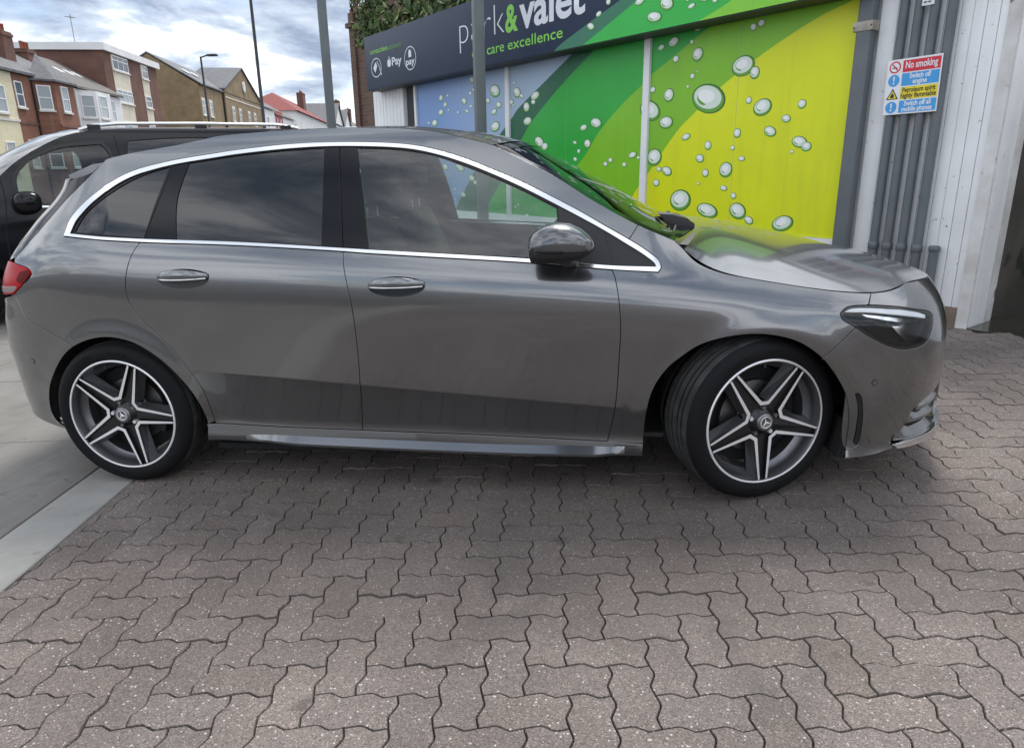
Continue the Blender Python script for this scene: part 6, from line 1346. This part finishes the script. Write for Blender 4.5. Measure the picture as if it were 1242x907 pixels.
vpanel('front_window',fw_o,VG,off=-.012,ins=-.005,lip=0); vpanel('sliding_window',sw_o,GLR,off=-.012,ins=-.005,lip=0); vpanel('rear_side_window',rw_o,GLR,off=-.012,ins=-.005,lip=0)
seal=np.array(fw_o) if area(fw_o)>0 else np.array(fw_o)[::-1]; vpanel('window_seal',inset(seal,-.03),MBLK,holes=[fw_o],off=.002,ins=0,lip=.006)
for pts in ([(-.80,1.40),(-.80,1.2),(-.86,.85),(-.86,.45),(-.80,.26)],[(.27,1.80),(.28,1.2),(.28,.26)],[(1.41,1.80),(1.42,1.2),(1.42,.30)]):
    P=np.array(cr(pts,.05)); vpanel('door_gap',[tuple(q) for q in P+[.004,0]]+[tuple(q) for q in (P-[.004,0])[::-1]],UNDER,parent=VB,off=.001,ins=0,lip=0)
vpanel('chrome_sill',[(-.68,1.145),(.2,1.095),(.2,1.078),(-.70,1.128)],CHROME,off=.004,ins=0,lip=.008)
def vl(sta,name,m_,p=2.3,ny=17):
    eta=np.linspace(-1,1,ny);vs=[];fs=[]
    for E,C_ in sta:
        for h_ in eta: k=1-abs(h_)**p; vs.append((E[0]+(C_[0]-E[0])*k,abs(E[1])*h_,E[2]+(C_[1]-E[2])*k))
    for i in range(len(sta)-1):
        for j in range(ny-1): fs.append((i*ny+j,i*ny+j+1,(i+1)*ny+j+1,(i+1)*ny+j))
    o=MB().add(vs,fs,0,True).build(name,m_,van); fixn(o); return o
def ve(l,z): return tuple(vside(np.array([l]),np.array([z]))[0])
vl([(ve(a,b),(a+dx,b+.045)) for a,b,dx in ((2.60,1.83,.02),(2.3,1.865,0),(1.2,1.875,0),(.35,1.87,-.03),(.02,1.845,-.08))],'roof',VP)
vl([(ve(a,b),(a-dx,b+.05)) for a,b,dx in ((.02,1.845,.08),(-.22,1.785,.10),(-.62,1.575,.14),(-.85,1.385,.17),(-1.15,1.13,.22))],'windscreen',GLW)
vl([(ve(a,b),(a-dx,b+h_)) for a,b,dx,h_ in ((-1.15,1.13,.22,.05),(-1.6,1.03,.10,.08),(-1.95,.92,.14,.05),(-2.1,.78,.16,.02),(-2.14,.55,.17,.0),(-2.10,.28,.16,.0))],'bonnet_and_nose',VP)
vl([(ve(a,b),(a+dx,b)) for a,b,dx in ((2.60,1.83,.04),(2.70,1.6,.05),(2.77,1.1,.06),(2.76,.7,.06),(2.66,.33,.06))],'tail',VP)
MB().box((-1.9,-.8,.22),(2.55,.8,.3)).build('floor',UNDER,van); MB().box((-1.25,-.86,.3),(-1.15,.86,1.05)).build('bulkhead',UNDER,van)
for y in (-.42,.42):
    s_=bevel(MB().box((-.25,y-.26,.5),(.25,y+.26,.75)).build('seat',INT,van),.05); bevel(MB().box((.16,y-.24,.7),(.32,y+.24,1.35)).build('seat_back',INT,s_),.05); bevel(MB().box((.24,y-.14,1.38),(.34,y+.14,1.58)).build('headrest',INT,s_),.04)
for sg in (-1,1):
    y=sg*.70
    rl=MB().tube([(-.02,y,1.862),(.12,y,1.905),(.35,y,1.925),(1.2,y,1.93),(2.1,y,1.92),(2.35,y,1.88)],.018,10).build('roof_rail',mat('silver_rail',(.75,.76,.77),.3,.6),van)
    for x in (.12,1.2,2.2): MB().box((x-.06,y-.02,1.86),(x+.06,y+.02,1.915)).build('rail_foot',MBLK,rl)
    vs,fs=superell((-.64,sg*1.08,1.175),.12,.12,.105,24,14); mo=MB().add(vs,fs,0,True).build('door_mirror',GBLK,van,fix=True); MB().tube([(-.62,sg*.92,1.10),(-.63,sg*1.02,1.11)],.04,8).build('mirror_arm',MBLK,mo)
    for cx in (-1.3,1.9):
        w_=empty('wheel'); w_.parent=van; w_.location=(cx,sg*.90,.34); w_.rotation_euler=(0,0,0 if sg<0 else math.pi)
        t=MB().lathe([(.21,.0),(.22,-.01),(.29,-.015),(.325,.0),(.34,.03),(.34,.19),(.325,.22),(.21,.22)],40,0,'y').build('tyre',TYRE,w_); fixn(t); r_=MB().lathe([(.001,.01),(.06,.01),(.07,.03),(.18,.03),(.19,.0),(.215,-.004)],30,0,'y').build('rim',RIMG,w_); fixn(r_)
        for k in range(5): a=k*2*math.pi/5; MB().box((.05,.0,-.03),(.2,.03,.03),0,Matrix.Rotation(a,4,'Y')).build('spoke',ALU,r_)
        pts=[(cx+.41*math.cos(a),.34+.41*math.sin(a)) for a in np.linspace(-.15,math.pi+.15,20)]; vs=[];fs=[]
        for a,b in pts: vs+=[(a,sg*.93,b),(a,sg*.6,b)]
        for i in range(19): fs.append((2*i,2*i+1,2*i+3,2*i+2))
        MB().add(vs,fs).add([(a,sg*.6,b) for a,b in pts],[tuple(range(20))]).build('wheel_arch_liner',LINER,van)
    hlv=bevel(MB().box((-2.12,sg*.56-.16,.72),(-1.86,sg*.56+.16,.86)).build('headlamp',LAMPSIL,van),.04)
    bevel(MB().box((2.70,sg*.80-.05,1.0),(2.79,sg*.80+.07,1.5)).build('tail_lamp',REDL,van),.02)
bevel(MB().box((-2.33,-.5,.5),(-2.25,.5,.74)).build('grille',GBLK,van),.03)
